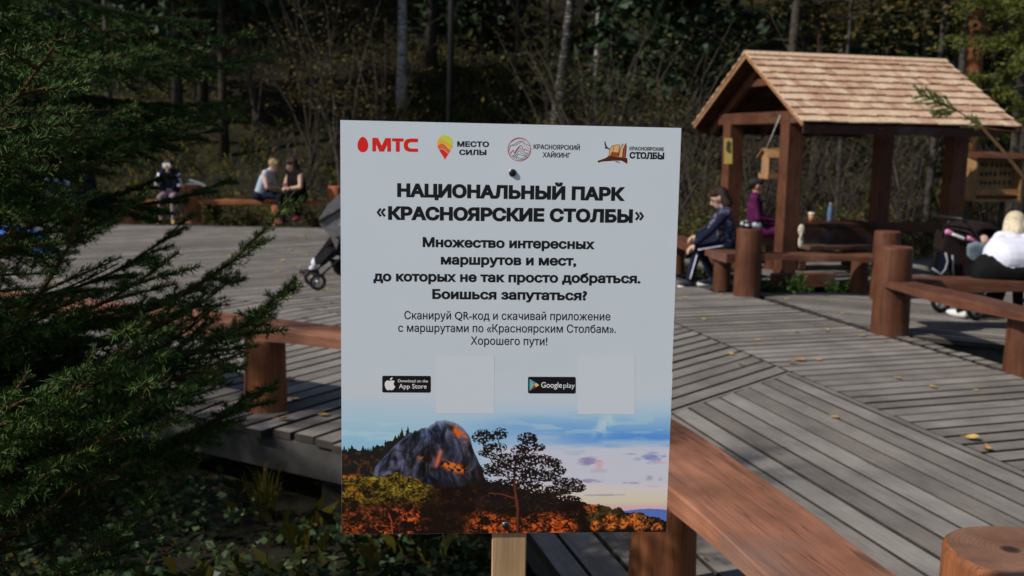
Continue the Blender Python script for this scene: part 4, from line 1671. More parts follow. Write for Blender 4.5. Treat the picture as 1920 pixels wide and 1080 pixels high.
# small red plates above
MAT['red_plate'] = m_plain('faded_red_plate', (.17, .05, .04), .6, .2)
for i, px_ in enumerate((1832, 1852, 1880)):
    mb = MB()
    c_ = at(px_, 297, 17.4)
    mb.box(c_, (.15, .02, .09))
    tag(mb.build('red_plate', 'red_plate', None, tuple(c_)), ['small faded red plate behind the display case, nearest the pavilion post', 'small faded red plate behind the display case, between two others', 'small faded red plate behind the display case, farthest from the pavilion'][i], 'sign', 'red plates behind the display case')
mb = MB()
mb.beam(at(1822, 303, 17.45), at(1890, 303, 17.45), .04, .05)
mb.beam(at(1824, 303, 17.47) + Vector((0, 0, -1.9)), at(1824, 300, 17.47), .06, .06)
mb.beam(at(1888, 303, 17.47) + Vector((0, 0, -1.9)), at(1888, 300, 17.47), .06, .06)
tag(mb.build('plate_rack', 'bark_dark'), 'dark rack carrying the small red plates behind the display case', 'rack')

# bag on the log post
c_ = Vector((2.77, 11.95, .79))
mb = MB()
rnd = random.Random(9)
mb.ell(c_ + Vector((.0, 0, .035)), (.12, .09, .05), 14, 8)
mb.ell(c_ + Vector((.05, -.02, .04)), (.08, .07, .05), 12, 7)
mb.ell(c_ + Vector((-.06, .0, .05)), (.06, .06, .045), 12, 7)
t_ = NT('patterned_fabric')
t_n = t_.noise(t_.coord(), 16, 2)
MAT['bag'] = t_.out(t_.ramp(t_n, [(.52, (.015, .015, .02)), (.58, (.5, .5, .55))]), .7)
tag(mb.build('cloth_bag', 'bag', None, tuple(c_)), 'crumpled dark bag with white pattern lying on top of a log post', 'bag')
mb = MB()
c_ = Vector((-6.50, 20.9, .762))
mb.box(c_ + Vector((.06, 0, .045)), (.34, .18, .012), Matrix.Rotation(.35, 3, 'Y'))
mb.box(c_ + Vector((.02, 0, .02)), (.3, .2, .03), None, 0, .005)
tag(mb.build('paper', 'white', None, tuple(c_)), 'white folded paper on top of a distant orange log post', 'paper')


# ================================================================== people
def remesh(mb, voxel, smooth=2):
    """one continuous skin over overlapping solids"""
    me = bpy.data.meshes.new('tmp')
    me.from_pydata(mb.v, [], mb.f)
    o = bpy.data.objects.new('tmp', me)
    COL.objects.link(o)
    m = o.modifiers.new('r', 'REMESH')
    m.mode = 'VOXEL'
    m.voxel_size = voxel
    if smooth:
        s_ = o.modifiers.new('s', 'SMOOTH')
        s_.iterations = smooth
        s_.factor = .5
    dg = bpy.context.evaluated_depsgraph_get()
    out = bpy.data.meshes.new_from_object(o.evaluated_get(dg))
    bpy.data.objects.remove(o)
    bpy.data.meshes.remove(me)
    return out


def capsule(mb, a, b, r0, r1, n=14):
    a, b = Vector(a), Vector(b)
    d = (b - a)
    L = d.length
    if L < 1e-5:
        mb.ell(a, (r0, r0, r0), n, 8)
        return
    d /= L
    pts, rad = [], []
    for k in range(4):
        t = -math.cos(k / 4 * math.pi / 2)
        pts.append(a + d * (r0 * t))
        rad.append(max(1e-3, r0 * math.sin(k / 4 * math.pi / 2)) if k else 1e-3)
    pts += [a, b]
    rad += [r0, r1]
    for k in range(1, 5):
        t = math.sin(k / 4 * math.pi / 2)
        pts.append(b + d * (r1 * t))
        rad.append(max(1e-3, r1 * math.cos(k / 4 * math.pi / 2)))
    mb.tube(pts, rad, n)


def V3(*a):
    return Vector(a)


def hand(prims, wrist, d, down, tag_='skin', s=1.0, curl=.5):
    """palm, four bent fingers of unequal length and a thumb; d = towards the fingertips, down = palm side"""
    d = Vector(d).normalized()
    down = Vector(down)
    down = (down - d * down.dot(d)).normalized()
    side = d.cross(down)
    w_ = Vector(wrist)
    for k in (-1.2, -.4, .4, 1.2):
        prims.append((tag_, w_ + d * .012 * s, w_ + d * .085 * s + side * k * .020 * s, .019 * s, .014 * s))
    for k, ln in ((-1.45, .058), (-.48, .074), (.48, .078), (1.45, .068)):
        b0 = w_ + d * .088 * s + side * k * .021 * s
        k1 = b0 + (d * math.cos(curl * .5) + down * math.sin(curl * .5)) * ln * .5 * s
        k2 = k1 + (d * math.cos(curl * 1.4) + down * math.sin(curl * 1.4)) * ln * .55 * s
        prims.append((tag_, b0, k1, .0105 * s, .0098 * s))
        prims.append((tag_, k1, k2, .0098 * s, .0082 * s))
    t0 = w_ + d * .03 * s + side * .03 * s
    t1 = t0 + (d * .6 + side * .7 + down * .35).normalized() * .045 * s
    prims.append((tag_, t0, t1, .0135 * s, .0115 * s))
    prims.append((tag_, t1, t1 + (d * .9 + side * .25 + down * .4).normalized() * .032 * s, .0112 * s, .009 * s))


def figure(name, label, J, mats, voxel=.014, group=None, hair='short', s=1.0, extra=(), sleeves=True, hands=True, stripe=None, glasses=False, hairmat='hair_brown', bulk=1.0, feat=True):
    """J: joint positions in world space. mats: dict skin/top/legs/shoes -> material"""
    P = []
    pel, ch, nk = J['pelvis'], J['chest'], J['neck']
    hd, look = J['head'], Vector(J['look']).normalized()
    upv = (hd - nk).normalized()
    sL, sR, hL, hR = J['shL'], J['shR'], J['hipL'], J['hipR']
    arm_t = 'top' if sleeves else 'skin'
    B = bulk
    P.append(('legs', hL, hR, .125 * s * B, .125 * s * B))
    P.append(('legs', pel, pel * .7 + ch * .3, .135 * s * B, .13 * s * B))
    for a, b in ((sL, hL), (sR, hR)):
        P.append(('top', a * .75 + b * .25 + (nk - a) * .15, a * .12 + b * .88 + (pel - b) * .2, .10 * s * B, .108 * s * B))
    P.append(('top', ch, pel * .75 + ch * .25, .115 * s * B, .12 * s * B))
    P.append(('top', sL * .85 + nk * .15, sR * .85 + nk * .15, .078 * s, .078 * s))
    P.append(('top', ch, nk, .11 * s, .06 * s))
    P.append(('skin', nk, hd - upv * .02 * s, .052 * s, .05 * s))
    # head: skull, jaw, nose, ears
    side = upv.cross(look).normalized()
    lk = (look - upv * look.dot(upv)).normalized()
    sk = hd + upv * .02 * s - lk * .012 * s
    P.append(('skin', sk - lk * .022 * s, sk + lk * .02 * s, .086 * s, .082 * s))
    P.append(('skin', hd + lk * .035 * s, hd + lk * .055 * s - upv * .082 * s, .058 * s, .036 * s))
    P.append(('skin', hd + lk * .09 * s + upv * .012 * s, hd + lk * .115 * s - upv * .026 * s, .009 * s, .015 * s))
    P.append(('skin', hd + lk * .088 * s - upv * .052 * s - side * .012 * s, hd + lk * .088 * s - upv * .052 * s + side * .012 * s, .012 * s, .012 * s))
    for sg in (-1, 1):
        P.append(('skin', hd + side * sg * .084 * s + upv * .02 * s - lk * .008 * s, hd + side * sg * .08 * s - upv * .025 * s, .016 * s, .011 * s))
    for q in ('L', 'R'):
        sh, el, wr = J['sh' + q], J['el' + q], J['wr' + q]
        hp, kn, an, to = J['hip' + q], J['kn' + q], J['an' + q], J['toe' + q]
        P.append((arm_t if sleeves else 'top' if J.get('cap') else arm_t, sh, sh * .8 + el * .2, .062 * s, .055 * s))
        P.append((arm_t, sh, el, .056 * s, .043 * s))
        P.append((arm_t, el, wr, .044 * s, .031 * s))
        if hands:
            dn = J.get('palm' + q, V3(0, 0, -1))
            dr = J.get('hand' + q, wr - el)
            hand(P, wr, dr, dn, 'skin', s, J.get('curl', .6))
        P.append(('legs', hp, kn, .098 * s * B, .066 * s))
        P.append(('legs', kn, an, .066 * s, .046 * s))
        fd_ = (to - an)
        fd_.z = 0
        fd_.normalize()
        heel = an - fd_ * .045 * s
        heel.z = to.z
        P.append(('skin' if J.get('ankle_skin') else 'legs', an, an - V3(0, 0, .02), .042 * s, .04 * s))
        P.append(('shoes', an - V3(0, 0, .035) * s, heel, .038 * s, .036 * s))
        P.append(('shoes', heel, to - fd_ * .06 * s, .037 * s, .040 * s))
        P.append(('shoes', to - fd_ * .07 * s, to, .040 * s, .026 * s))
    P += list(extra)
    mb = MB()
    for p in P:
        capsule(mb, *p[1:])
    me = remesh(mb, voxel)
    keys = list(mats)
    for k in keys:
        me.materials.append(MAT[mats[k]])
    C = np.zeros(len(me.polygons) * 3, np.float32)
    me.polygons.foreach_get('center', C)
    C = C.reshape(-1, 3)
    best = np.full(len(C), 1e9)
    mi = np.zeros(len(C), np.int32)
    for p in P:
        a, b = np.array(p[1]), np.array(p[2])
        d = b - a
        t = np.clip(((C - a) @ d) / max(d @ d, 1e-9), 0, 1)
        dist = np.linalg.norm(C - a - t[:, None] * d, axis=1) - (p[3] + (p[4] - p[3]) * t)
        dist = dist + (.006 if p[0] == 'skin' else 0)
        k = keys.index(p[0]) if p[0] in keys else 0
        m = dist < best
        best[m] = dist[m]
        mi[m] = k
    me.polygons.foreach_set('material_index', mi)
    me.polygons.foreach_set('use_smooth', np.ones(len(C), bool))
    base = Vector((pel.x, pel.y, min(J['anL'].z, J['anR'].z) - .08))
    t = thing('person', label, 'person', base, group)
    me.name = 'body'
    link('body', me, t)
    # hair
    if hair:
        hb = MB()
        r = .098 * s
        c = sk + upv * .008 * s
        capsule(hb, c - lk * .04 * s + upv * .012 * s, c + lk * .006 * s + upv * .026 * s, r, .088 * s)
        capsule(hb, c + lk * .03 * s + upv * .058 * s - side * .03 * s, c + lk * .03 * s + upv * .058 * s + side * .03 * s, .052 * s, .052 * s)
        if hair in ('bob', 'long', 'short'):
            ln = {'bob': .13, 'long': .22, 'short': .03}[hair]
            for sg in (-1, 0, 1):
                q0 = c + side * sg * .058 * s - lk * (.035 if sg else .06) * s
                capsule(hb, q0, q0 - upv * ln * s + side * sg * (.018 if hair == 'bob' else 0) * s - (lk * .02 if sg == 0 else Vector()) * s, .050 * s, (.062 if hair == 'bob' else .042) * s)
        if hair == 'ponytail':
            capsule(hb, c - lk * .10 * s - upv * .0 * s, c - lk * .125 * s - upv * .13 * s, .035 * s, .02 * s)
        hm = remesh(hb, voxel, 1)
        hm.materials.append(MAT[hairmat])
        hm.polygons.foreach_set('use_smooth', np.ones(len(hm.polygons), bool))
        hm.name = 'hair'
        link('hair', hm, t)
    if feat:
        for sg in (-1, 1):
            eb = MB()
            eb.ell(hd + lk * .088 * s + side * sg * .033 * s + upv * .012 * s, (.013 * s, .013 * s, .009 * s), 10, 6)
            eb.build('eye', 'eye_dark', t)
            eb = MB()
            capsule(eb, hd + lk * .092 * s + side * sg * .018 * s + upv * .034 * s, hd + lk * .082 * s + side * sg * .050 * s + upv * .034 * s, .0055 * s, .004 * s, 8)
            eb.build('eyebrow', hairmat, t)
        eb = MB()
        capsule(eb, hd + lk * .098 * s - upv * .052 * s - side * .018 * s, hd + lk * .098 * s - upv * .052 * s + side * .018 * s, .006 * s, .006 * s, 8)
        eb.build('mouth', 'lip', t)
    return t


MAT['skin'] = m_plain('skin', (.52, .29, .20), .5, .08, 12)
MAT['skin_pale'] = m_plain('pale_skin', (.60, .38, .28), .5, .08, 12)
MAT['lip'] = m_plain('lips', (.36, .12, .10), .5, .05)
MAT['eye_dark'] = m_plain('dark_eye', (.02, .015, .012), .25, .1)


def m_hair(name, col, root=None):
    t = NT(name)
    n = t.noise(t.coord(scale=(70, 70, 9)), 1.5, 4, .7)
    c = t.ramp(n, [(.3, mul(col, .38)), (.5, col), (.72, mul(col, 1.35))])
    t.bump(n, .9, .012)
    return t.out(c, .5)


MAT['hair_brown'] = m_hair('dark_brown_hair', (.034, .015, .009))
MAT['hair_black'] = m_hair('black_hair', (.014, .010, .008))
MAT['hair_blond'] = m_hair('blond_hair', (.70, .60, .42))
MAT['hair_sand'] = m_hair('sandy_hair', (.34, .22, .11))


def m_jacket():
    t = NT('patterned_navy')
    co = t.coord()
    n = t.noise(co, 15, 3, .6)
    n2 = t.noise(co, 33, 2)
    c = t.ramp(n, [(.44, (.012, .016, .040)), (.50, (.10, .08, .19)), (.55, (.38, .34, .46)), (.62, (.03, .03, .08))])
    c = t.mix(t.ramp(n2, [(.4, (0, 0, 0)), (.55, (1, 1, 1))]), c, (.012, .016, .040))
    return t.out(c, .7)


MAT['jacket_print'] = m_jacket()
MAT['navy'] = m_plain('navy_fabric', (.010, .014, .032), .75, .3, 10)
MAT['navy_shoe'] = m_plain('navy_shoe', (.016, .018, .035), .6, .2)
MAT['purple'] = m_plain('purple_fabric', (.085, .012, .06), .75, .3, 9)
MAT['white_cloth'] = m_plain('white_cotton', (.72, .73, .84), .8, .07, 7)
MAT['black_cloth'] = m_plain('black_fabric', (.009, .009, .010), .8, .3, 8)
MAT['white_shoe'] = m_plain('white_shoe', (.68, .68, .68), .6, .06)
MAT['pale_blue'] = m_plain('pale_blue_tank', (.42, .50, .62), .8, .1)
MAT['pants_pink'] = m_plain('greyish_pink_trousers', (.28, .20, .22), .8, .2)
MAT['red_shoe'] = m_plain('red_shoe', (.45, .05, .09), .6, .15)
MAT['yellow_shoe'] = m_plain('yellow_shoe', (.50, .33, .03), .6, .15)
MAT['pink'] = m_plain('pink_plastic', (.60, .20, .36), .5, .15)


def seated(pos, yaw, lean=.15, look=None, head_fwd=.04, head_down=0.0, spread=.11, knee=.44, shin=.40, arms='knees', s=1.0, feet=(0.0, 0.0), twist=0.0, kz=0.0):
    """seated pose; pos = point on the seat; yaw = facing angle (rad)"""
    f = Vector((math.cos(yaw), math.sin(yaw), 0))
    l = Vector((-f.y, f.x, 0))
    u = Vector((0, 0, 1))
    pos = Vector(pos)

    def q(x, y, z):
        return pos + (f * x + l * y + u * z) * s
    sl_, cl_ = math.sin(lean), math.cos(lean)
    J = {'pelvis': q(0, 0, .12), 'hipL': q(.02, .085, .10), 'hipR': q(.02, -.085, .10)}
    J['chest'] = q(sl_ * .34, 0, .12 + cl_ * .34)
    J['neck'] = q(sl_ * .50, 0, .12 + cl_ * .50)
    J['shL'] = q(sl_ * .45, .175, .12 + cl_ * .45)
    J['shR'] = q(sl_ * .45, -.175, .12 + cl_ * .45)
    J['head'] = q(sl_ * .62 + head_fwd, 0, .12 + cl_ * .62)
    J['look'] = look or (f - u * head_down)
    for sg, k in ((1, 'L'), (-1, 'R')):
        J['kn' + k] = q(knee, sg * spread, .085 + kz)
        J['an' + k] = q(knee - .04 + feet[0 if sg > 0 else 1], sg * (spread - .01), -shin)
        J['toe' + k] = q(knee + .13 + feet[0 if sg > 0 else 1], sg * (spread + .02), -shin - .048)
        if arms == 'knees':
            J['el' + k] = J['sh' + k] + (f * .10 + l * sg * .05 - u * .27) * s
            J['wr' + k] = J['kn' + k] + (-f * .06 + u * .10 + l * sg * -.01) * s
            J['hand' + k] = (f - u * .35)
        elif arms == 'face':
            J['el' + k] = J['sh' + k] + (f * .16 + l * sg * .06 - u * .22) * s
            J['wr' + k] = J['head'] + (f * .17 + l * sg * .07 - u * .07) * s
            J['hand' + k] = (u * 1 + f * .2 - l * sg * .5)
            J['palm' + k] = -l * sg - f * .3
        elif arms == 'lap':
            J['el' + k] = J['sh' + k] + (f * .06 + l * sg * .06 - u * .27) * s
            J['wr' + k] = q(.30, sg * .07, .26)
            J['hand' + k] = (f - l * sg * .6)
    return J


SIT = .47
# --- person in the navy jacket, looking left
J = seated((2.50, 12.92, SIT), R(186), lean=.36, spread=.115, knee=.43, look=(-1, -.05, .08), head_fwd=-.03)
J['anL'] = at(1293, 522, 12.62)
J['toeL'] = at(1274, 534, 12.60)
J['knL'] = at(1307, 470, 12.70)
J['hipL'] = at(1360, 462, 12.82)
J['knR'] = at(1312, 466, 13.05)
J['anR'] = at(1334, 514, 13.12)
J['toeR'] = at(1311, 529, 13.10)
J['elL'] = at(1330, 436, 12.68)
J['wrL'] = at(1303, 458, 12.66)
J['handL'] = V3(-.75, -.1, -.6)
J['elR'] = at(1328, 430, 13.2)
J['wrR'] = at(1306, 440, 13.1)
J['handR'] = V3(-.8, 0, -.5)
J['shL'] = at(1362, 401, 12.74)
J['shR'] = at(1355, 402, 13.10)
J['neck'] = at(1356, 391, 12.92)
J['head'] = at(1347, 372, 12.92)
J['chest'] = at(1362, 424, 12.92)
J['pelvis'] = at(1364, 458, 12.92)
ext = [('arms', J['shL'], J['elL'], .060, .047), ('arms', J['elL'], J['wrL'], .047, .034), ('arms', J['shR'], J['elR'], .060, .047), ('arms', J['elR'], J['wrR'], .047, .034)]
pa = figure('person', 'person in navy patterned jacket and tracksuit trousers sitting with hands on knees', J,
            {'skin': 'skin_pale', 'top': 'jacket_print', 'legs': 'navy', 'shoes': 'navy_shoe', 'arms': 'navy'}, .011, hair='bob', extra=ext)
mb = MB()
for a, b in ((J['hipL'], J['knL']), (J['knL'], J['anL'])):
    r0, r1 = (.098, .066) if a is J['hipL'] else (.066, .047)
    off = V3(0, -1, .25 if a is J['hipL'] else 0).normalized()
    ps = []
    for k in range(9):
        t = .12 + .88 * k / 8
        p = a.lerp(b, t) + off * (r0 + (r1 - r0) * t + .004)
        ps.append(p)
    mb.tube(ps, .009, 6)
o = mb.build('side_stripe', 'white_cloth', pa)
for q in ('L', 'R'):
    mb = MB()
    fdv = (J['toe' + q] - J['an' + q])
    fdv.z = 0
    fdv.normalize()
    h_ = J['an' + q] - fdv * .05
    mb.tube([V3(h_.x, h_.y, J['toe' + q].z - .03), V3(J['toe' + q].x, J['toe' + q].y, J['toe' + q].z - .026) + fdv * .02], [.036, .030], 10)
    mb.build('shoe_sole', 'white_shoe', pa)

# --- woman in purple, looking right, legs stretched out
J = seated((3.48, 14.72, .43), R(-14), lean=-.04, spread=.09, knee=.46, arms='lap', look=(1, -.12, .02), head_fwd=.03, s=1.0)
J['knL'] = J['knL'] + V3(.02, 0, .05)
J['knR'] = J['knR'] + V3(.02, 0, .05)
figure('person', 'woman in a long purple outfit sitting behind the left pavilion post and looking right', J,
       {'skin': 'skin', 'top': 'purple', 'legs': 'purple', 'shoes': 'white_shoe'}, .013, hair='ponytail', hairmat='hair_black')

# --- blond woman in white seen from behind, bending forward
J = seated((4.98, 10.05, .50), R(80), lean=.62, spread=.14, knee=.42, arms='knees', head_fwd=.02, look=(.35, 1, -.55))
J['anL'] = V3(4.69, 10.56, .09)
J['toeL'] = V3(4.66, 10.40, .045) + V3(-.04, .30, 0)
J['knL'] = V3(4.76, 10.50, .52)
J['anR'] = V3(5.25, 10.5, .09)
J['toeR'] = V3(5.28, 10.68, .045)
J['hipL'] = at(1862, 507, 10.02)
J['hipR'] = at(1912, 507, 9.98)
J['pelvis'] = at(1888, 502, 10.02)
J['chest'] = at(1897, 462, 10.22)
J['neck'] = at(1905, 437, 10.35)
J['head'] = at(1903, 424, 10.40)
J['shL'] = at(1872, 449, 10.30)
J['shR'] = at(1936, 449, 10.25)
J['elL'] = at(1866, 478, 10.50)
J['wrL'] = at(1858, 476, 10.70)
J['elR'] = at(1950, 482, 10.45)
J['wrR'] = at(1935, 490, 10.7)
J['ankle_skin'] = True
ext = [('legs', at(1850, 512, 10.05), at(1925, 512, 10.02), .150, .150), ('top', at(1876, 476, 10.12), at(1922, 476, 10.08), .165, .165), ('top', at(1893, 482, 9.98), at(1912, 482, 9.98), .15, .15), ('legs', at(1850, 500, 10.1), at(1838, 505, 10.35), .13, .10)]
figure('person', 'blond woman in white top and black trousers bending forward beside the black stroller', J,
       {'skin': 'skin_pale', 'top': 'white_cloth', 'legs': 'black_cloth', 'shoes': 'white_shoe'}, .013, hair='bob', hairmat='hair_blond', bulk=1.15, extra=ext)

# --- couple on the far bench
J = seated((-5.13, 20.75, .49), R(-8), lean=.42, spread=.12, arms='lap', look=(1, -.2, -.6), head_fwd=.05)
figure('person', 'fair haired person in pale blue tank top with bare shoulders, leaning towards a friend', J,
       {'skin': 'skin_pale', 'top': 'pale_blue', 'legs': 'navy', 'shoes': 'navy_shoe'}, .016, hair='short', hairmat='hair_sand', sleeves=False)
J = seated((-4.32, 20.75, .49), R(232), lean=.28, spread=.07, arms='lap', look=(-1, -.35, -.35))
J['knL'] = J['knL'] + V3(.06, -.02, .07)
J['anL'] = J['anL'] + V3(.22, .02, .12)
J['toeL'] = J['toeL'] + V3(.26, .0, .10)
fb = figure('person', 'dark haired person in black clothes with crossed legs and red shoes, facing left', J,
            {'skin': 'skin_pale', 'top': 'black_cloth', 'legs': 'black_cloth', 'shoes': 'red_shoe'}, .016, hair='bob', hairmat='hair_brown', sleeves=False)
mb = MB()
p = J['wrL'] * .5 + J['wrR'] * .5 + V3(-.05, -.04, .03)
mb.box(p, (.075, .012, .15), Matrix.Rotation(.5, 3, 'X'), 0, .004)
tag(mb.build('phone', 'pink', None, tuple(p)), 'pink phone held in the lap of the person in black', 'phone')

# --- person holding a phone to the face
J = seated((-6.93, 20.72, .45), R(-82), lean=.14, spread=.13, arms='face', look=(.1, -1, -.12), s=.94)
fc = figure('person', 'person on a distant bench holding a phone to the face, in greyish pink trousers', J,
            {'skin': 'skin_pale', 'top': 'navy', 'legs': 'pants_pink', 'shoes': 'yellow_shoe', 'arms': 'white_cloth'}, .016, hair='bob', hairmat='hair_brown',
            extra=[('arms', J['sh' + q], J['el' + q], .062, .05) for q in 'LR'])
mb = MB()
p = J['wrL'] * .5 + J['wrR'] * .5 + V3(0, -.03, .09)
mb.box(p, (.15, .012, .08), None, 0, .004)
tag(mb.build('phone', 'white', None, tuple(p)), 'white phone held up in front of the face', 'phone')

# --- two people half hidden by the spruce
J = seated((-9.0, 19.95, .46), R(-30), lean=.5, spread=.12, arms='lap', look=(.8, -.5, -.3))
figure('person', 'person in a light grey shirt stooping on the distant bench behind spruce branches', J,
       {'skin': 'skin_pale', 'top': 'pale_blue', 'legs': 'navy', 'shoes': 'navy_shoe'}, .018, hair='short', hairmat='hair_sand')
J = seated((-8.35, 20.3, .46), R(200), lean=.10, spread=.12, arms='lap', look=(-.9, -.4, -.1))
figure('person', 'person in dark blue clothes sitting opposite the light grey shirt behind spruce branches', J,
       {'skin': 'skin_pale', 'top': 'navy', 'legs': 'navy', 'shoes': 'red_shoe'}, .018, hair='short', hairmat='hair_brown')

# --- person pushing the grey stroller, mostly hidden by the board
J = {'pelvis': V3(-2.02, 13.15, .92), 'hipL': V3(-2.02, 13.22, .90), 'hipR': V3(-2.02, 13.06, .90), 'chest': V3(-1.95, 13.12, 1.22), 'neck': V3(-1.88, 13.1, 1.36), 'head': V3(-1.80, 13.1, 1.48),
     'look': V3(1, 0, -.1), 'shL': V3(-1.9, 13.29, 1.31), 'shR': V3(-1.9, 12.93, 1.31), 'elL': V3(-1.82, 13.32, 1.06), 'elR': V3(-1.82, 12.85, 1.06), 'wrL': V3(-1.62, 13.25, .98), 'wrR': V3(-1.62, 12.85, .98),
     'knL': V3(-1.8, 13.22, .50), 'anL': V3(-1.85, 13.22, .09), 'toeL': V3(-1.68, 13.22, .045), 'knR': V3(-2.28, 13.05, .48), 'anR': V3(-2.56, 13.06, .13), 'toeR': V3(-2.72, 13.04, .045), 'cap': True}
figure('person', 'dark clothed person behind the grey stroller, one leg stretched back in a dark shoe', J,
       {'skin': 'skin_pale', 'top': 'white_cloth', 'legs': 'black_cloth', 'shoes': 'navy_shoe', 'sock': 'white_cloth'}, .015, hair='short', extra=[('sock', J['anR'] - V3(0, 0, .02), J['anR'] + V3(.03, 0, .05), .05, .05)])


# ================================================================== strollers
def wheel(parent, c, axis, r, w_, spokes=5, name='wheel', rim='metal'):
    mb = MB()
    mb.torus(c, axis, r - w_ * .5, w_ * .5, 28, 8)
    wl = mb.build(name, 'black', parent, tuple(c))
    mb = MB()
    ax = Vector(axis).normalized()
    u = ax.orthogonal().normalized()
    v = ax.cross(u)
    c = Vector(c)
    mb.torus(c, axis, r - w_ * .95, .008, 24, 6)
    for k in range(spokes):
        a = 2 * math.pi * k / spokes + .3
        d = u * math.cos(a) + v * math.sin(a)
        mb.beam(c + d * .012, c + d * (r - w_), .020, .022, 0, 0, up=ax)
    mb.tube([c - ax * .02, c + ax * .02], .025, 12)
    mb.build('rim', rim, wl)
    return wl


def stroller(label, base, yaw, canopy_mat, frame='metal', s=1.0, pink=False):
    f = Vector((math.cos(yaw), math.sin(yaw), 0))
    l = Vector((-f.y, f.x, 0))
    b = Vector(base)

    def q(x, y, z):
        return b + (f * x + l * y) * s + Vector((0, 0, z * s))
    t = thing('stroller', label, 'stroller', base, 'strollers on the boardwalk')
    for y in (-.25, .25):
        wheel(t, q(-.30, y, .145), l, .145, .045, 5)
        wheel(t, q(.36, y * .8, .10), l, .10, .04, 4)
    mb = MB()
    for y in (-.23, .23):
        mb.tube([q(-.52, y, 1.02), q(-.40, y, .92), q(-.05, y, .50), q(.36, y * .85, .14)], .013, 8)
        mb.tube([q(-.30, y, .15), q(.02, y, .48)], .013, 8)
        mb.tube([q(-.05, y, .5), q(.12, y, .62)], .012, 8)
    mb.tube([q(-.30, -.25, .145), q(-.30, .25, .145)], .010, 8)
    mb.tube([q(.12, -.23, .62), q(.17, 0, .63), q(.12, .23, .62)], .016, 8)
    mb.build('frame', frame, t)
    mb = MB()
    mb.tube([q(-.52, -.23, 1.02), q(-.55, -.2, 1.05), q(-.55, .2, 1.05), q(-.52, .23, 1.02)], .018, 10)
    mb.build('handle', 'black', t)
    mb = MB()
    # seat shell: side profile swept across
    prof = [(-.34, .92), (-.30, .56), (-.16, .40), (.14, .40), (.30, .28), (.34, .30), (.18, .46), (-.12, .47), (-.22, .60), (-.26, .92)]
    pl = [q(x, -.20, z) for x, z in prof]
    mb.poly(pl, 0, l * .40 * s)
    for y in (-.21, .19):
        mb.poly([q(-.33, y, .90), q(-.30, y, .50), q(-.15, y, .40), (q(.16, y, .42)), q(.10, y, .60), q(-.15, y, .72)], 0, l * .02 * s)
    mb.build('seat', 'black_cloth', t)
    # canopy: a quarter barrel with ribs
    mb = MB()
    N, M = 10, 10
    vs = []
    for i in range(N + 1):
        a = R(-8 + 118 * i / N)
        rr = .36 + .008 * math.sin(i * math.pi)
        for k in range(M + 1):
            th = math.pi * k / M
            yy = -.225 * math.cos(th)
            kk = .80 + .20 * math.sin(th) ** .6
            vs.append(q(-.20 - .02 + rr * kk * math.sin(a - R(35)), yy, .66 + rr * kk * math.cos(a - R(35))))
    fs = []
    for i in range(N):
        for k in range(M):
            fs.append((i * (M + 1) + k, i * (M + 1) + k + 1, (i + 1) * (M + 1) + k + 1, (i + 1) * (M + 1) + k))
    mb.add(vs, fs, 0, True)
    mb.build('canopy', canopy_mat, t)
    mb = MB()
    vs = [(-.36, .16), (.10, .16), (.16, .32), (-.30, .32)]
    mb.poly([q(x, -.18, z) for x, z in vs], 0, l * .36 * s)
    mb.build('basket', 'black_cloth', t)
    return t, q, l, f


MAT['canopy_grey'] = m_plain('grey_canvas', (.16, .155, .16), .85, .15, 25)
MAT['canopy_black'] = m_plain('black_canvas', (.020, .014, .013), .8, .3, 12)
st, q, l, f = stroller('grey canopied stroller with black seat half hidden behind the information board', (-1.98, 12.05, 0), R(200), 'canopy_grey', 'black')
mb = MB()
mb.poly([q(.0, -.24, .28), q(.0, -.24, .44), q(.04, -.24, .44), q(.04, -.24, .28)], 0, l * -.01)
mb.build('reflector', 'white', st)
# big grey hood seen from its side
mb = MB()
prof = [(1.18, -1.93, .05), (1.14, -2.06, .05), (.98, -2.20, .05), (.80, -2.27, .06), (.72, -2.26, .06)]
pts = [V3(-1.72, 0, 1.22), V3(-1.98, 0, 1.14), V3(-2.14, 0, 1.00), V3(-2.25, 0, .83), V3(-2.24, 0, .76), V3(-2.12, 0, .62), V3(-2.02, 0, .40), V3(-1.72, 0, .40)]
mb.poly([p + V3(0, 11.85, 0) for p in pts], 0, V3(0, .42, 0))
mb.build('hood', 'canopy_grey', st)
mb = MB()
mb.tube([V3(-2.25, 11.835, .79), V3(-2.05, 11.835, .92), V3(-1.80, 11.835, 1.02)], .016, 8)
mb.build('hood_rib', 'black', st)

st, q, l, f = stroller('black stroller with pink trims and a dark bag, beside the blond woman', (5.0, 10.78, 0), R(20), 'canopy_black', 'black')
# hanging bag with a grey seam
mb = MB()
bg = thing('shoulder_bag', 'small dark bag with pale grey seam hanging on the black stroller', 'bag', at(1768, 510, 10.45))
mb.poly([at(1766, 475, 10.42), at(1757, 505, 10.42), at(1765, 514, 10.42), at(1776, 510, 10.42), at(1778, 478, 10.42)][::1], 0, V3(.02, .12, 0))
mb.build('pouch', 'navy', bg)
mb = MB()
mb.tube([at(1748, 503, 10.40), at(1764, 515, 10.40), at(1773, 505, 10.40), at(1777, 490, 10.40), at(1773, 474, 10.40)], .011, 6)
mb.tube([at(1786, 478, 10.45), at(1788, 518, 10.45)], .010, 6)
MAT['seam_grey'] = m_plain('grey_piping', (.25, .26, .28), .6, .1)
mb.build('piping', 'seam_grey', bg)
mb = MB()
mb.poly([at(1757, 471, 10.43), at(1750, 503, 10.43), at(1764, 514, 10.43), at(1775, 500, 10.43), at(1777, 476, 10.43)], 0, V3(.01, .10, 0))
mb.build('flap', 'black_cloth', bg)
mb = MB()
mb.tube([at(1768, 446, 10.6), at(1768, 435, 10.58), at(1774, 422, 10.55), at(1781, 415, 10.5)], .014, 8)
mb.build('handle_bar', 'black', st)
mb = MB()
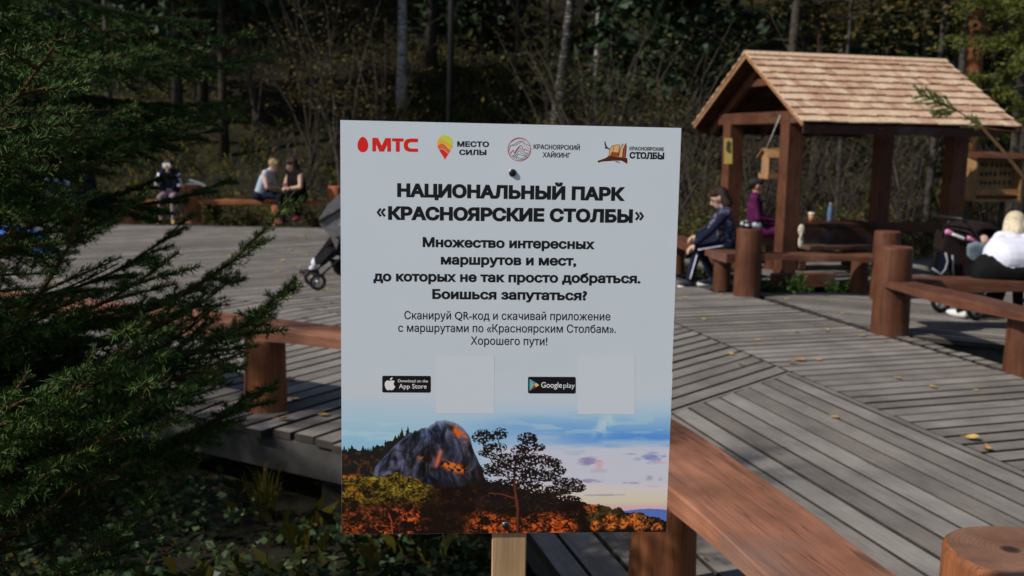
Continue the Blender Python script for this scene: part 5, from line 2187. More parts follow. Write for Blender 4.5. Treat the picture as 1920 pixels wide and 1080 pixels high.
mb.tube([at(1806, 440, 10.8), at(1812, 428, 10.8), at(1815, 415, 10.8)], .016, 8)
mb.build('handle_bar', 'black', st)
for (x_, y_), (x2, y2) in (((1777, 435), (1784, 438)), ((1818, 446), (1829, 452))):
    mb = MB()
    capsule(mb, at(x_, y_, 10.5), at(x2, y2, 10.5), .030, .026)
    mb.build('pink_trim', 'pink', st)
mb = MB()
capsule(mb, at(1788, 440, 10.46), at(1806, 447, 10.46), .016, .016)
mb.build('white_band', 'white', st)
mb = MB()
mb.poly([at(1774, 438, 10.5), at(1768, 470, 10.5), at(1786, 520, 10.5), at(1826, 522, 10.5), at(1838, 470, 10.5), at(1835, 448, 10.5), at(1800, 436, 10.5)], 0, V3(.1, .5, 0))
mb.build('back_cover', 'canopy_black', st)
mb = MB()
for k in range(7):
    a = k / 6 * math.pi
    capsule(mb, at(1819 + 4 * k, 458 + 5 * abs(3 - k) ** .9 * .3, 10.4), at(1818 + 4.2 * k, 478 + 9 * math.sin(a), 10.42), .034, .030)
MAT['grey_blue'] = m_plain('grey_blue_cloth', (.16, .21, .24), .8, .25, 9)
me = remesh(mb, .016)
me.materials.append(MAT['grey_blue'])
me.polygons.foreach_set('use_smooth', np.ones(len(me.polygons), bool))
o = link('hood_cloth', me, st)
# baby
mb = MB()
c = at(1842, 451, 10.50)
capsule(mb, c, c + V3(0, .02, -.005), .066, .064)
capsule(mb, c + V3(.02, .03, -.05), c + V3(.03, .03, -.09), .045, .04)
capsule(mb, c + V3(.03, .03, -.10), c + V3(.03, .1, -.30), .085, .09)
capsule(mb, c + V3(.07, .0, -.03), c + V3(.07, .0, -.02), .014, .014)
me = remesh(mb, .012)
me.materials.append(MAT['skin_pale'])
me.materials.append(MAT['navy'])
me.polygons.foreach_set('use_smooth', np.ones(len(me.polygons), bool))
cc = np.zeros(len(me.polygons) * 3, np.float32)
me.polygons.foreach_get('center', cc)
me.polygons.foreach_set('material_index', (cc.reshape(-1, 3)[:, 2] < c.z - .11).astype(np.int32))
me.name = 'person'
o = link('person', me)
tag(o, 'baby with a nearly bald head sitting in the black stroller', 'person')

# blue bag far left behind the spruce
mb = MB()
c = at(52, 452, 15.0)
capsule(mb, c + V3(-.26, 0, .13), c + V3(.18, 0, .02), .13, .13)
capsule(mb, c + V3(-.05, .05, .02), c + V3(.30, .05, -.05), .11, .10)
capsule(mb, c + V3(-.24, .02, -.14), c + V3(.28, .02, -.16), .11, .10)
me = remesh(mb, .025)
MAT['bright_blue'] = m_plain('bright_blue_nylon', (.05, .16, .62), .4, .35, 9, .5)
me.materials.append(MAT['bright_blue'])
me.polygons.foreach_set('use_smooth', np.ones(len(me.polygons), bool))
me.name = 'duffel_bag'
tag(link('duffel_bag', me), 'bright blue nylon bag seen in gaps between the spruce branches', 'bag')


# ================================================================== vegetation
def copy_thing(src, loc, rz=0.0, sc=1.0, label=None, group=None):
    """a thing with its own copies of every part (mesh data shared)"""
    r = src.copy()
    COL.objects.link(r)
    r.location = loc
    r.rotation_euler = (0, 0, rz)
    r.scale = (sc, sc, sc) if not hasattr(sc, '__len__') else sc
    if label:
        r['label'] = label
    if group:
        r['group'] = group
    for ch in list(src.children):
        c = ch.copy()
        COL.objects.link(c)
        c.parent = r
    return r


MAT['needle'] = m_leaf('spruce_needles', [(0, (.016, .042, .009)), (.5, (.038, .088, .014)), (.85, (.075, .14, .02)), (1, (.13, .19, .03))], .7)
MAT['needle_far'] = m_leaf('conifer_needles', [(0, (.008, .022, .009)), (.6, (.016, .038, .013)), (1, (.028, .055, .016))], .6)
MAT['larch'] = m_leaf('larch_needles', [(0, (.06, .09, .015)), (.5, (.11, .14, .022)), (1, (.19, .18, .03))], .6, .3)
MAT['leaf_autumn'] = m_leaf('autumn_leaves', [(0, (.024, .026, .007)), (.35, (.045, .044, .010)), (.65, (.080, .064, .014)), (.88, (.14, .10, .020)), (1, (.11, .045, .016))], .6, .3)
MAT['leaf_olive'] = m_leaf('olive_leaves', [(0, (.020, .027, .007)), (.5, (.038, .045, .010)), (.85, (.07, .068, .016)), (1, (.14, .115, .025))], .6, .3)
MAT['leaf_low'] = m_leaf('yellowing_shrub_leaves', [(0, (.035, .05, .010)), (.5, (.075, .085, .014)), (.85, (.15, .12, .02)), (1, (.22, .13, .03))], .6, .3)
MAT['leaf_ground'] = m_leaf('ground_leaves', [(0, (.012, .028, .010)), (.45, (.028, .058, .018)), (.8, (.055, .09, .028)), (.93, (.11, .14, .05)), (1, (.13, .08, .03))], .45, .2)
MAT['leaf_green'] = m_leaf('fresh_green_leaves', [(0, (.02, .05, .010)), (.6, (.04, .09, .016)), (1, (.08, .13, .025))], .5, .25)
MAT['blade'] = m_leaf('grass_blades', [(0, (.018, .027, .004)), (.6, (.052, .054, .005)), (1, (.13, .10, .010))], .6, .2)
MAT['litter'] = m_leaf('leaf_litter', [(0, (.019, .012, .004)), (.35, (.042, .028, .005)), (.62, (.078, .064, .007)), (.85, (.14, .105, .010)), (1, (.17, .085, .013))], .8)


# ---- spruce boughs with real needles
def shoot_needles(A, B, rng, density=420, ln=.016, wd=.0017, shrink=1.0):
    """needles round the segments A->B; returns V, F (tris as degenerate quads avoided: 3-corner)"""
    A, B = np.asarray(A), np.asarray(B)
    L = np.linalg.norm(B - A, axis=1)
    cnt = np.maximum(3, (L * density)).astype(int)
    idx = np.repeat(np.arange(len(A)), cnt)
    n = len(idx)
    t = rng.random(n)
    d = ((B - A) / np.maximum(L, 1e-6)[:, None])[idx]
    base = A[idx] + (B - A)[idx] * t[:, None]
    r = rng.normal(size=(n, 3))
    r[:, 2] += .45
    r -= d * (r * d).sum(1, keepdims=True)
    r /= np.linalg.norm(r, axis=1, keepdims=True)
    k = rng.uniform(.75, 1.15, (n, 1)) * ln
    dirn = r * .80 + d * rng.uniform(.45, .8, (n, 1))
    dirn /= np.linalg.norm(dirn, axis=1, keepdims=True)
    sd_ = np.cross(dirn, rng.normal(size=(n, 3)))
    sd_ /= np.linalg.norm(sd_, axis=1, keepdims=True)
    V = np.stack([base + sd_ * wd * .5, base - sd_ * wd * .5, base + dirn * k - sd_ * wd * .18, base + dirn * k + sd_ * wd * .18], 1).reshape(-1, 3)
    return V, np.arange(n * 4).reshape(n, 4)


def bough_mesh(seed, L=1.7, density=950, sec_step=.062, droop=.22, tipup=.16, bare=.18, wid=.56, nl=.019, nw=.0026):
    """one flat spray along +X"""
    rng = np.random.default_rng(seed)
    rnd = random.Random(seed)
    mb = MB()
    segA, segB = [], []

    def main(t):
        return Vector((L * t, .03 * math.sin(t * 5 + seed), -droop * math.sin(t * math.pi * .62) + tipup * max(0, t - .62) ** 2 * 6))
    N = 14
    pts = [main(i / N) for i in range(N + 1)]
    mb.tube(pts, [.013 * (1 - .85 * i / N) + .0012 for i in range(N + 1)], 6)
    for i in range(N):
        if i / N > bare:
            segA.append(pts[i])
            segB.append(pts[i + 1])
    tip = main(1) - main(.96)
    s_ = bare * .6 * L
    sd_ = 1
    while s_ < L * .97:
        t = s_ / L
        p = main(t)
        tan = (main(min(1, t + .02)) - main(t - .02)).normalized()
        lat = Vector((0, 0, 1)).cross(tan).normalized() * sd_
        ln = wid * (1 - t) ** .72 * rnd.uniform(.65, 1.12) * min(1, .45 + t * 2.2) + .07
        ang = R(rnd.uniform(42, 62))
        d0 = tan * math.cos(ang) + lat * math.sin(ang)
        M_ = max(3, int(ln / .055))
        q = [p]
        dd = d0.copy()
        for k in range(M_):
            dd = (dd + tan * .035 + Vector((0, 0, -.07 + .03 * rnd.uniform(-1, 1) + (.10 if k > M_ * .6 else 0)))).normalized()
            q.append(q[-1] + dd * (ln / M_))
        mb.tube(q, [.0042 * (1 - .75 * k / M_) + .0006 for k in range(M_ + 1)], 4, cap=False)
        for k in range(M_):
            segA.append(q[k])
            segB.append(q[k + 1])
        # third order twigs
        sd3 = 1
        for k in range(1, M_):
            for rep in (0, 1):
                sd3 = -sd3
                l3 = (ln - ln * k / M_) * rnd.uniform(.28, .5) + .02
                if l3 < .03:
                    continue
                dl = (q[k + 1] - q[k]).normalized()
                la = Vector((0, 0, 1)).cross(dl).normalized() * sd3
                a3 = R(rnd.uniform(38, 58))
                d3 = (dl * math.cos(a3) + la * math.sin(a3) + Vector((0, 0, rnd.uniform(-.22, .08)))).normalized()
                e = q[k] + d3 * l3
                e2 = q[k] + d3 * l3 * .5 + Vector((0, 0, .004))
                mb.tube([q[k], e2, e], [.0016, .0012, .0007], 3, cap=False)
                segA += [q[k], e2]
                segB += [e2, e]
        s_ += sec_step * rnd.uniform(.7, 1.2)
        sd_ = -sd_
    V, F = shoot_needles([tuple(v) for v in segA], [tuple(v) for v in segB], rng, density, nl, nw)
    return merge_mesh('branch', mb, V, F, ['twig_brown', 'needle'], [1] * len(F))


BOUGHS = [bough_mesh(k, droop=[.16, .26, .34, .22][k], tipup=[.12, .18, .16, .24][k], density=[950, 760, 900, 640][k], bare=[.18, .3, .24, .4][k]) for k in range(4)]
BOUGHS.append(bough_mesh(9, droop=.2, tipup=.05, density=90, bare=.35, sec_step=.11, wid=.45))   # half dead, brown twigs


def place_bough(tree, a, b, me, roll=0.0):
    """a bough mesh (length 1.7 along X) stretched from a to b"""
    a, b = Vector(a), Vector(b)
    o = bpy.data.objects.new('branch', me)
    COL.objects.link(o)
    o.parent = tree
    tipv = me['tip'] if 'tip' in me else (1.7, 0, 0)
    x = (b - a)
    sc = x.length / 1.7
    x.normalize()
    z = Vector((0, 0, 1))
    y = z.cross(x).normalized()
    z = x.cross(y)
    M = Matrix((x, y, z)).transposed() @ Matrix.Rotation(roll, 3, 'X')
    o.matrix_local = Matrix.Translation(a - tree.location) @ M.to_4x4() @ Matrix.Scale(sc, 4)
    return o


def spruce(name, x, y, h, label, r0=.11, hero=(), levels=9, radius=2.0, z_first=.0, seed=0, per=7, skip=None, group=None, rpow=.8):
    z0 = gz(x, y)
    t = thing(name, label, 'tree', (x, y, z0), group)
    rnd = random.Random(seed)
    mb = MB()
    mb.tube([(x, y, z0 - .1), (x + .02, y, z0 + h * .3), (x, y + .02, z0 + h * .7), (x, y, z0 + h)], [r0, r0 * .8, r0 * .4, .008], 10, jit=.04)
    mb.build('trunk', 'bark_dark', t)
    n = 0
    for a, b, k in hero:
        place_bough(t, a, b, BOUGHS[k], rnd.uniform(-.3, .3))
        n += 1
    for lv in range(levels):
        f = lv / max(1, levels - 1)
        z = z0 + z_first + (h - z_first) * f * .95
        rr = radius * (1 - f) ** rpow + .15
        off = rnd.uniform(0, 6.28)
        for k in range(per):
            a = off + 2 * math.pi * k / per + rnd.uniform(-.25, .25)
            if skip and skip(a, z):
                continue
            if n >= 98:
                break
            r_ = rr * rnd.uniform(.8, 1.12)
            dz = rnd.uniform(-.28, .0) * r_ + f * r_ * .5
            place_bough(t, (x + .05 * math.cos(a), y + .05 * math.sin(a), z), (x + r_ * math.cos(a), y + r_ * math.sin(a), z + dz), BOUGHS[rnd.randrange(4)], rnd.uniform(-.25, .25))
            n += 1
    return t


TX, TY = -2.75, 3.55


def trunk_at(z):
    return (TX, TY, z)


hero = []
HT = [  # tip pixel, distance, height on trunk, mesh
    ((550, 368), 3.45, .95, 3), ((538, 462), 3.25, .90, 1), ((525, 545), 3.15, .82, 0), ((505, 600), 3.35, .80, 2), ((452, 682), 3.2, .60, 1), ((395, 690), 3.6, .55, 4),
    ((430, 640), 2.9, .75, 0), ((305, 850), 2.85, .20, 1), ((110, 940), 2.5, .05, 2), ((200, 760), 2.7, .35, 4), ((145, 380), 2.75, .80, 3), ((168, 205), 3.1, 1.45, 3), ((340, 440), 3.0, .95, 0), ((350, 360), 3.9, 1.1, 1),
    ((480, 120), 4.2, 2.6, 2), ((300, 40), 3.5, 2.5, 1), ((400, 20), 4.3, 2.8, 0), ((110, 55), 2.6, 2.1, 1), ((70, 90), 2.3, 1.9, 3), ((330, 140), 3.8, 2.1, 2), ((230, 110), 3.0, 2.2, 4), ((280, 190), 3.6, 1.9, 2), ((420, 200), 4.3, 2.2, 1),
    ((500, 60), 4.6, 2.6, 1), ((450, 170), 4.4, 2.3, 0), ((360, 90), 3.9, 2.3, 0), ((470, 20), 4.4, 2.7, 1), ((260, 150), 3.4, 2.0, 1), ((390, 150), 4.0, 2.2, 2), ((180, 40), 2.9, 2.2, 0), ((440, 250), 4.2, 1.9, 2), ((350, 210), 4.0, 1.9, 0), ((120, 130), 3.2, 1.9, 1),
    ((240, 270), 3.3, 1.5, 2), ((330, 300), 4.1, 1.5, 0), ((60, 330), 2.6, 1.2, 1), ((90, 520), 2.5, .7, 2), ((60, 650), 2.4, .5, 0), ((250, 520), 2.6, .8, 1), ((210, 620), 2.9, .6, 2), ((330, 560), 3.1, .8, 3), ((270, 700), 3.3, .45, 4),
    ((120, 720), 2.7, .3, 4), ((60, 820), 2.6, .1, 4), ((380, 500), 3.8, .85, 2), ((200, 430), 3.5, 1.0, 4), ((110, 230), 2.9, 1.5, 2), ((20, 180), 2.4, 1.6, 0), ((300, 620), 2.6, .6, 1), ((420, 560), 3.0, .8, 4), ((160, 580), 3.6, .7, 4),
    ((440, 470), 3.9, .95, 1), ((390, 600), 3.7, .7, 3), ((30, 430), 2.9, .9, 2), ((290, 240), 4.4, 1.7, 3), ((180, 330), 3.9, 1.3, 1), ((230, 880), 3.4, .1, 4), ((330, 790), 4.0, .25, 4), ((60, 250), 3.6, 1.7, 3), ((160, 160), 4.2, 2.1, 0)]
for (px_, py_), yy, zb, k in HT:
    hero.append((trunk_at(zb), at(px_, py_, yy), k))
spruce('spruce_tree', TX, TY, 4.5, 'dark green spruce whose long needle boughs fill the side of the photo beside the sign', .13, hero, levels=4, radius=1.5, z_first=2.9, seed=2, per=6, rpow=1.0)
spruce('spruce_tree', -4.9, 5.0, 4.8, 'second dark spruce farther left behind the near spruce boughs', .12, (), levels=9, radius=2.2, z_first=.3, seed=5, per=8)


# ---- forest on the slope
def crown_mesh(name, seed, n, rx, rz, leaf, mat, z0=0.0, clumps=26, conifer=False, twigs=True, asp=.6):
    """leaf clumps spread through the crown's volume; base of the crown at z0"""
    rng = np.random.default_rng(seed)
    P = []
    mb = MB()
    for c in range(clumps):
        a = rng.random() * 6.283
        f = rng.random()
        if conifer:
            rr = rx * (1 - f) ** .8 * rng.uniform(.35, 1)
        else:
            rr = rx * math.sqrt(max(0.05, 1 - (2 * f - 1) ** 2)) * rng.uniform(.3, 1)
        c0 = np.array([rr * math.cos(a), rr * math.sin(a), z0 + rz * f])
        m = int(n / clumps * rng.uniform(.5, 1.5))
        sp = np.array([rx * .30, rx * .30, rz * .06 if conifer else rx * .24])
        P.append(c0 + rng.normal(size=(m, 3)) * sp * .8)
        if twigs:
            mid_ = Vector(c0) * .5 + Vector((0, 0, z0 + rz * f * .4)) * .5
            mb.tube([(0, 0, z0 + rz * f * .7), mid_, tuple(c0)], [.035, .02, .006], 4, cap=False)
    P = np.concatenate(P)
    V, F = leaf_quads(P, rng.uniform(.6, 1.3, len(P)) * leaf, rng, .6, asp)
    return merge_mesh('crown', mb, V, F, ['bark_dark', mat], [1] * len(F))


CROWN = {
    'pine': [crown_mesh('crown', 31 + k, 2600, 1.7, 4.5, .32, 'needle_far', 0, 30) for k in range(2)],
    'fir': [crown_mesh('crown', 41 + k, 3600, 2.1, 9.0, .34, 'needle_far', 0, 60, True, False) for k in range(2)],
    'birch': [crown_mesh('crown', 51 + k, 2800, 2.0, 6.0, .13, 'leaf_olive', 0, 44) for k in range(2)],
    'autumn': [crown_mesh('crown', 61 + k, 2600, 1.8, 5.0, .12, 'leaf_autumn', 0, 40) for k in range(2)],
}


def forest_tree(name, x, y, h, r, bark, crown, cz, label, lean=(0, 0), cs=1.0, group=None, seed=0, bend=0.0):
    z0 = gz(x, y)
    t = thing(name, label, 'tree', (x, y, z0), group)
    rnd = random.Random(seed * 7 + int(x * 31))
    mb = MB()
    K = 7
    pts, rad = [], []
    for k in range(K + 1):
        f = k / K
        pts.append((x + lean[0] * f * h + bend * math.sin(f * 4 + seed) + rnd.uniform(-.02, .02), y + lean[1] * f * h + rnd.uniform(-.02, .02), z0 - .15 + h * f))
        rad.append(r * (1.15 if k == 0 else 1) * (1 - .78 * f) + .006)
    mb.tube(pts, rad, 9, jit=.03)
    # dead side twigs
    for k in range(6):
        f = rnd.uniform(.06, .55)
        a = rnd.uniform(0, 6.28)
        p = Vector(pts[0]).lerp(Vector(pts[-1]), f)
        ln = rnd.uniform(.3, .9)
        mb.tube([p, p + V3(math.cos(a) * ln * .6, math.sin(a) * ln * .6, ln * .1), p + V3(math.cos(a) * ln, math.sin(a) * ln, -.05)], [.012, .008, .003], 4, cap=False)
    mb.build('trunk', bark, t)
    if crown:
        o = bpy.data.objects.new('crown', CROWN[crown][seed % 2])
        COL.objects.link(o)
        o.parent = t
        f = cz / h
        o.location = (lean[0] * f * h, lean[1] * f * h, cz)
        o.rotation_euler = (0, 0, rnd.uniform(0, 6.28))
        o.scale = (cs, cs, cs * rnd.uniform(.9, 1.15))
    return t


def atg(px, Y):
    """x on the slope for a pixel column at distance Y"""
    return at(px, 262, Y).x


GT = 'trees of the shaded hillside forest'
NT_ = [  # name px Y height radius bark crown crown-base label lean cs
    ('birch_tree', 751, 31, 13, .16, 'bark_birch', 'birch', 4.6, 'white barked birch trunk rising above the board, left of the lamp post', (.005, 0)),
    ('pine_tree', 806, 34, 15, .19, 'bark_grey', 'pine', 6.5, 'grey trunk between the white birch and the black lamp post', (0, 0)),
    ('birch_tree', 1024, 30, 12, .085, 'bark_grey', 'birch', 5.0, 'thin pale birch trunk just right of the board top centre', (-.004, 0)),
    ('birch_tree', 1030, 27.5, 10, .17, 'bark_birch_dark', 'autumn', 5.0, 'dark blotched birch leaning to the right above the board', (.115, 0)),
    ('aspen_tree', 970, 32, 12, .07, 'bark_grey', 'autumn', 5.5, 'slender grey brown trunk in the dark gap right of the lamp post', (-.004, 0)),
    ('pine_tree', 336, 29, 13, .15, 'bark_grey', 'pine', 5.5, 'grey trunk crossing the left end of the fallen log', (.003, 0)),
    ('pine_tree', 421, 27.5, 13, .12, 'bark_dark', 'pine', 6.0, 'slim dark trunk standing in front of the fallen log', (-.006, 0)),
    ('pine_tree', 386, 37, 14, .20, 'bark_grey', 'pine', 6.5, 'pale grey trunk high between the two trunks at the fallen log', (0, 0)),
    ('aspen_tree', 546, 30, 12, .11, 'bark_dark', 'autumn', 5.0, 'dark trunk at the right end of the fallen log', (.004, 0)),
    ('pine_tree', 1818, 26, 14, .24, 'bark_pine', 'pine', 6.2, 'orange barked pine trunk rising behind the pavilion roof', (0, 0)),
    ('pine_tree', 1870, 33, 14, .22, 'bark_grey', 'pine', 6.5, 'broad grey trunk right of the orange pine', (0, 0)),
    ('birch_tree', 1722, 27, 12, .10, 'bark_grey', 'birch', 5.0, 'grey trunk left of the orange pine above the roof', (.0, 0)),
    ('aspen_tree', 1745, 19.5, 8, .075, 'bark_grey', 'autumn', 4.6, 'thin pale trunk between the right pavilion posts and the display case', (.01, 0)),
    ('aspen_tree', 1790, 21.5, 10, .10, 'bark_grey', 'birch', 4.6, 'grey trunk just left of the display case', (.0, 0)),
    ('birch_tree', 1902, 22, 10, .11, 'bark_grey', 'birch', 4.8, 'grey trunk just right of the display case', (.0, 0)),
    ('aspen_tree', 1575, 23, 9, .06, 'bark_grey', 'autumn', 4.5, 'thin trunk seen between the pavilion posts beyond the bottle', (.02, 0)),
    ('aspen_tree', 1535, 27, 12, .12, 'bark_dark', 'birch', 5.0, 'dark trunk seen beyond the pavilion between its posts', (-.01, 0)),
    ('fir_tree', 905, 36, 15, .18, 'bark_dark', 'fir', 1.0, 'dark green fir filling the gap right of the lamp post', (0, 0)),
    ('fir_tree', 250, 34, 15, .18, 'bark_dark', 'fir', 1.4, 'dark fir high on the slope left of the fallen log', (0, 0)),
    ('pine_tree', 140, 28, 13, .16, 'bark_grey', 'pine', 5.5, 'grey trunk glimpsed through the upper spruce boughs', (0, 0)),
    ('aspen_tree', 205, 27, 12, .09, 'bark_grey', 'birch', 5.5, 'thin grey trunk glimpsed right of the other one through the spruce boughs', (0, 0)),
]
for i, (nm, px_, Y_, h_, r_, bk, cr, cz_, lb, ln_) in enumerate(NT_):
    forest_tree(nm, atg(px_, Y_), Y_, h_, r_, bk, cr, cz_, lb, ln_, 1.15, GT, i, .04)
rnd = random.Random(77)
k = 0
tries = 0
placed = []
while k < 78 and tries < 4000:
    tries += 1
    x = rnd.uniform(-42, 36)
    y = rnd.uniform(25.5, 62)
    if abs(x) > y * .95 + 6 or any((x - a) ** 2 + (y - b) ** 2 < 6 for a, b in placed):
        continue
    # keep the few marked trunks readable
    px_ = 960 + 1920 * x / y
    if y < 33 and (600 < px_ < 1060):
        continue
    placed.append((x, y))
    kind = rnd.choice(['pine', 'fir', 'birch', 'autumn', 'pine', 'birch'])
    forest_tree({'pine': 'pine_tree', 'fir': 'fir_tree', 'birch': 'birch_tree', 'autumn': 'aspen_tree'}[kind], x, y, rnd.uniform(11, 16), rnd.uniform(.07, .19),
                {'pine': 'bark_grey', 'fir': 'bark_dark', 'birch': rnd.choice(['bark_birch', 'bark_grey']), 'autumn': 'bark_grey'}[kind], kind, rnd.uniform(2.0, 3.0) if kind == 'fir' else rnd.uniform(4.5, 7.0),
                {'pine': 'pine with a bare grey trunk in the dim hillside forest', 'fir': 'dark fir with low boughs in the dim hillside forest', 'birch': 'birch among others in the dim hillside forest', 'autumn': 'yellowing aspen in the dim hillside forest'}[kind],
                (rnd.uniform(-.03, .03), 0), rnd.uniform(1.0, 1.4), GT + ', ' + kind, k, .06)
    k += 1

# fallen log
mb = MB()
a_, b_ = at(350, 184, 29.5), at(560, 212, 28.5)
a_ = V3(a_.x, 29.5, gz(a_.x, 29.5) + .25)
b_ = V3(b_.x, 28.3, gz(b_.x, 28.3) + .28)
A_, B_ = at(350, 184, 33.4), at(565, 210, 32.2)
mb.tube([A_, A_.lerp(B_, .35) + V3(0, 0, .05), A_.lerp(B_, .7) + V3(0, 0, -.04), B_], [.10, .16, .19, .21], 10, jit=.05)
for f in (.15, .4, .62):
    p = A_.lerp(B_, f)
    mb.tube([p, p + V3(.1, -.1, .4), p + V3(.05, -.1, .75)], [.03, .02, .006], 5)
tag(mb.build('fallen_log', 'bark_dark', None, tuple(A_)), 'dark fallen tree trunk lying across the slope behind the spruce', 'log')


# ---- shrubs and saplings
def shrub_mesh(seed, h, spread, stems, leaves, leaf, mat, bark='twig', low=.3):
    rng = np.random.default_rng(seed)
    rnd = random.Random(seed)
    mb = MB()
    tips = []
    for s_ in range(stems):
        a = rnd.uniform(0, 6.28)
        sp = rnd.uniform(.2, 1) * spread
        hh = h * rnd.uniform(.6, 1)
        K = 6
        pts = []
        for k in range(K + 1):
            f = k / K
            pts.append(V3(math.cos(a) * sp * f ** 1.5 + rnd.uniform(-.04, .04) * h * .3, math.sin(a) * sp * f ** 1.5 + rnd.uniform(-.04, .04) * h * .3, hh * f))
        r = .010 * h ** .6
        mb.tube(pts, [r * (1 - .8 * k / K) + .003 for k in range(K + 1)], 5, cap=False)
        for j in range(7):
            f = rnd.uniform(low, 1)
            i = min(K - 1, int(f * K))
            p = pts[i].lerp(pts[i + 1], f * K - i)
            b_ = rnd.uniform(0, 6.28)
            ln = h * rnd.uniform(.10, .28)
            e = p + V3(math.cos(b_) * ln * .8, math.sin(b_) * ln * .8, ln * .55)
            m_ = (p + e) / 2 + V3(0, 0, -.03)
            mb.tube([p, m_, e], [.005, .0035, .002], 4, cap=False)
            tips += [p.lerp(e, t) for t in (.4, .6, .8, 1)]
            for q in range(2):
                c_ = rnd.uniform(0, 6.28)
                e2 = m_ + V3(math.cos(c_), math.sin(c_), rnd.uniform(.1, .9)) * ln * .5
                mb.tube([m_, e2], [.003, .0015], 3, cap=False)
                tips += [m_.lerp(e2, t) for t in (.6, 1)]
    T = np.array([tuple(t) for t in tips])
    P = T[rng.integers(0, len(T), leaves)] + rng.normal(size=(leaves, 3)) * .05 * h ** .5
    V, F = leaf_quads(P, rng.uniform(.6, 1.35, leaves) * leaf, rng, .7, .62, .25)
    return merge_mesh('crown', mb, V, F, [bark, mat], [1] * len(F))


SHR = {
    'tall': [shrub_mesh(71 + k, 5.0, 1.6, 7, 900, .085, 'leaf_autumn') for k in range(2)],
    'olive': [shrub_mesh(81 + k, 4.2, 1.9, 13, 1100, .085, 'leaf_olive') for k in range(3)],
    'bare': [shrub_mesh(91 + k, 3.0, 1.5, 16, 200, .07, 'leaf_autumn') for k in range(3)],
    'low': [shrub_mesh(101 + k, 1.1, .9, 14, 900, .065, 'leaf_low', low=.15) for k in range(3)],
    'green': [shrub_mesh(111 + k, .45, .34, 9, 110, .075, 'leaf_green', 'leaf_green', .3) for k in range(3)],
}


def shrub(kind, x, y, sc, label, group, seed=0, z=None, name='shrub', cat='shrub'):
    o = link(name, SHR[kind][seed % len(SHR[kind])])
    o.name = name
    o.location = (x, y, (gz(x, y) if z is None else z) - .03)
    o.rotation_euler = (0, 0, seed * 2.4)
    o.scale = (sc, sc, sc)
    return tag(o, label, cat, group)


GS = 'shrubs behind the boardwalk'
SH = [('tall', 640, 25.5, 1.15, 'tall yellow leaved sapling left of the white birch'), ('tall', 585, 27, 1.0, 'yellow leaved sapling beside the taller one, nearer the spruce'), ('tall', 715, 26, .9, 'sapling with dark forked stems in front of the white birch'),
      ('olive', 1075, 23.5, 1.2, 'olive leaved bush just right of the leaning birch'), ('olive', 1130, 21.5, 1.1, 'many stemmed olive bush above the right half of the board'), ('olive', 1210, 22.5, 1.15, 'twiggy olive bush above the board corner'),
      ('olive', 1275, 20.5, .95, 'bush with bare lower stems between the board and the pavilion'), ('bare', 1180, 20, .95, 'bare twiggy thicket right above the board edge'), ('bare', 1320, 18.5, .9, 'bare grey thicket beside the pavilion gable'),
      ('bare', 1245, 18.5, .8, 'bare thicket behind the right edge of the board'), ('bare', 1420, 19, .9, 'bare thicket behind the woman in purple'), ('bare', 1500, 20.5, .95, 'grey thicket seen through the pavilion left bay'), ('bare', 1570, 19, .85, 'grey thicket seen beyond the bottle'),
      ('bare', 1640, 21, .95, 'grey thicket behind the far pavilion post'), ('bare', 1710, 19, .9, 'grey thicket seen through the pavilion right bay'), ('bare', 1870, 20, .95, 'twiggy thicket behind the display case'), ('olive', 1440, 24, 1.1, 'olive bush rising behind the pavilion gable'),
      ('olive', 1590, 25, 1.2, 'olive bush rising behind the pavilion roof ridge'), ('olive', 1690, 24, 1.05, 'olive bush at the right end of the roof ridge'), ('tall', 480, 29, 1.0, 'sparse yellow sapling near the fallen log'), ('bare', 560, 24, .8, 'bare thicket behind the couple'),
      ('low', 1290, 17.5, 1.0, 'low yellow green bush behind the navy jacket person'), ('low', 1255, 16.5, 1.0, 'low yellow green bush at the right board edge'), ('low', 1330, 16.8, .9, 'low bush right behind the navy jacket shoulders'), ('low', 1450, 18, 1.0, 'low bush behind the left pavilion bay'),
      ('low', 1600, 17.8, 1.1, 'low yellow bush beyond the table'), ('low', 1680, 17.4, 1.1, 'low autumn bush beyond the rail'), ('low', 1740, 16.8, 1.0, 'low autumn bush behind the black stroller'), ('low', 1540, 17.2, .9, 'low bush behind the paper cup'),
      ('low', 470, 22.3, .9, 'low bush between the distant log and the couple'), ('low', 590, 22.5, 1.0, 'low bush behind the distant orange bench'), ('low', 280, 22.5, 1.0, 'low bush behind the phone user'), ('low', 400, 23, 1.1, 'low bush behind the distant log with the paper')]
for i, (kd, px_, Y_, sc_, lb) in enumerate(SH):
    shrub(kd, atg(px_, Y_), Y_, sc_, lb, GS, i)
GG = 'green weeds growing along the boardwalk edge'
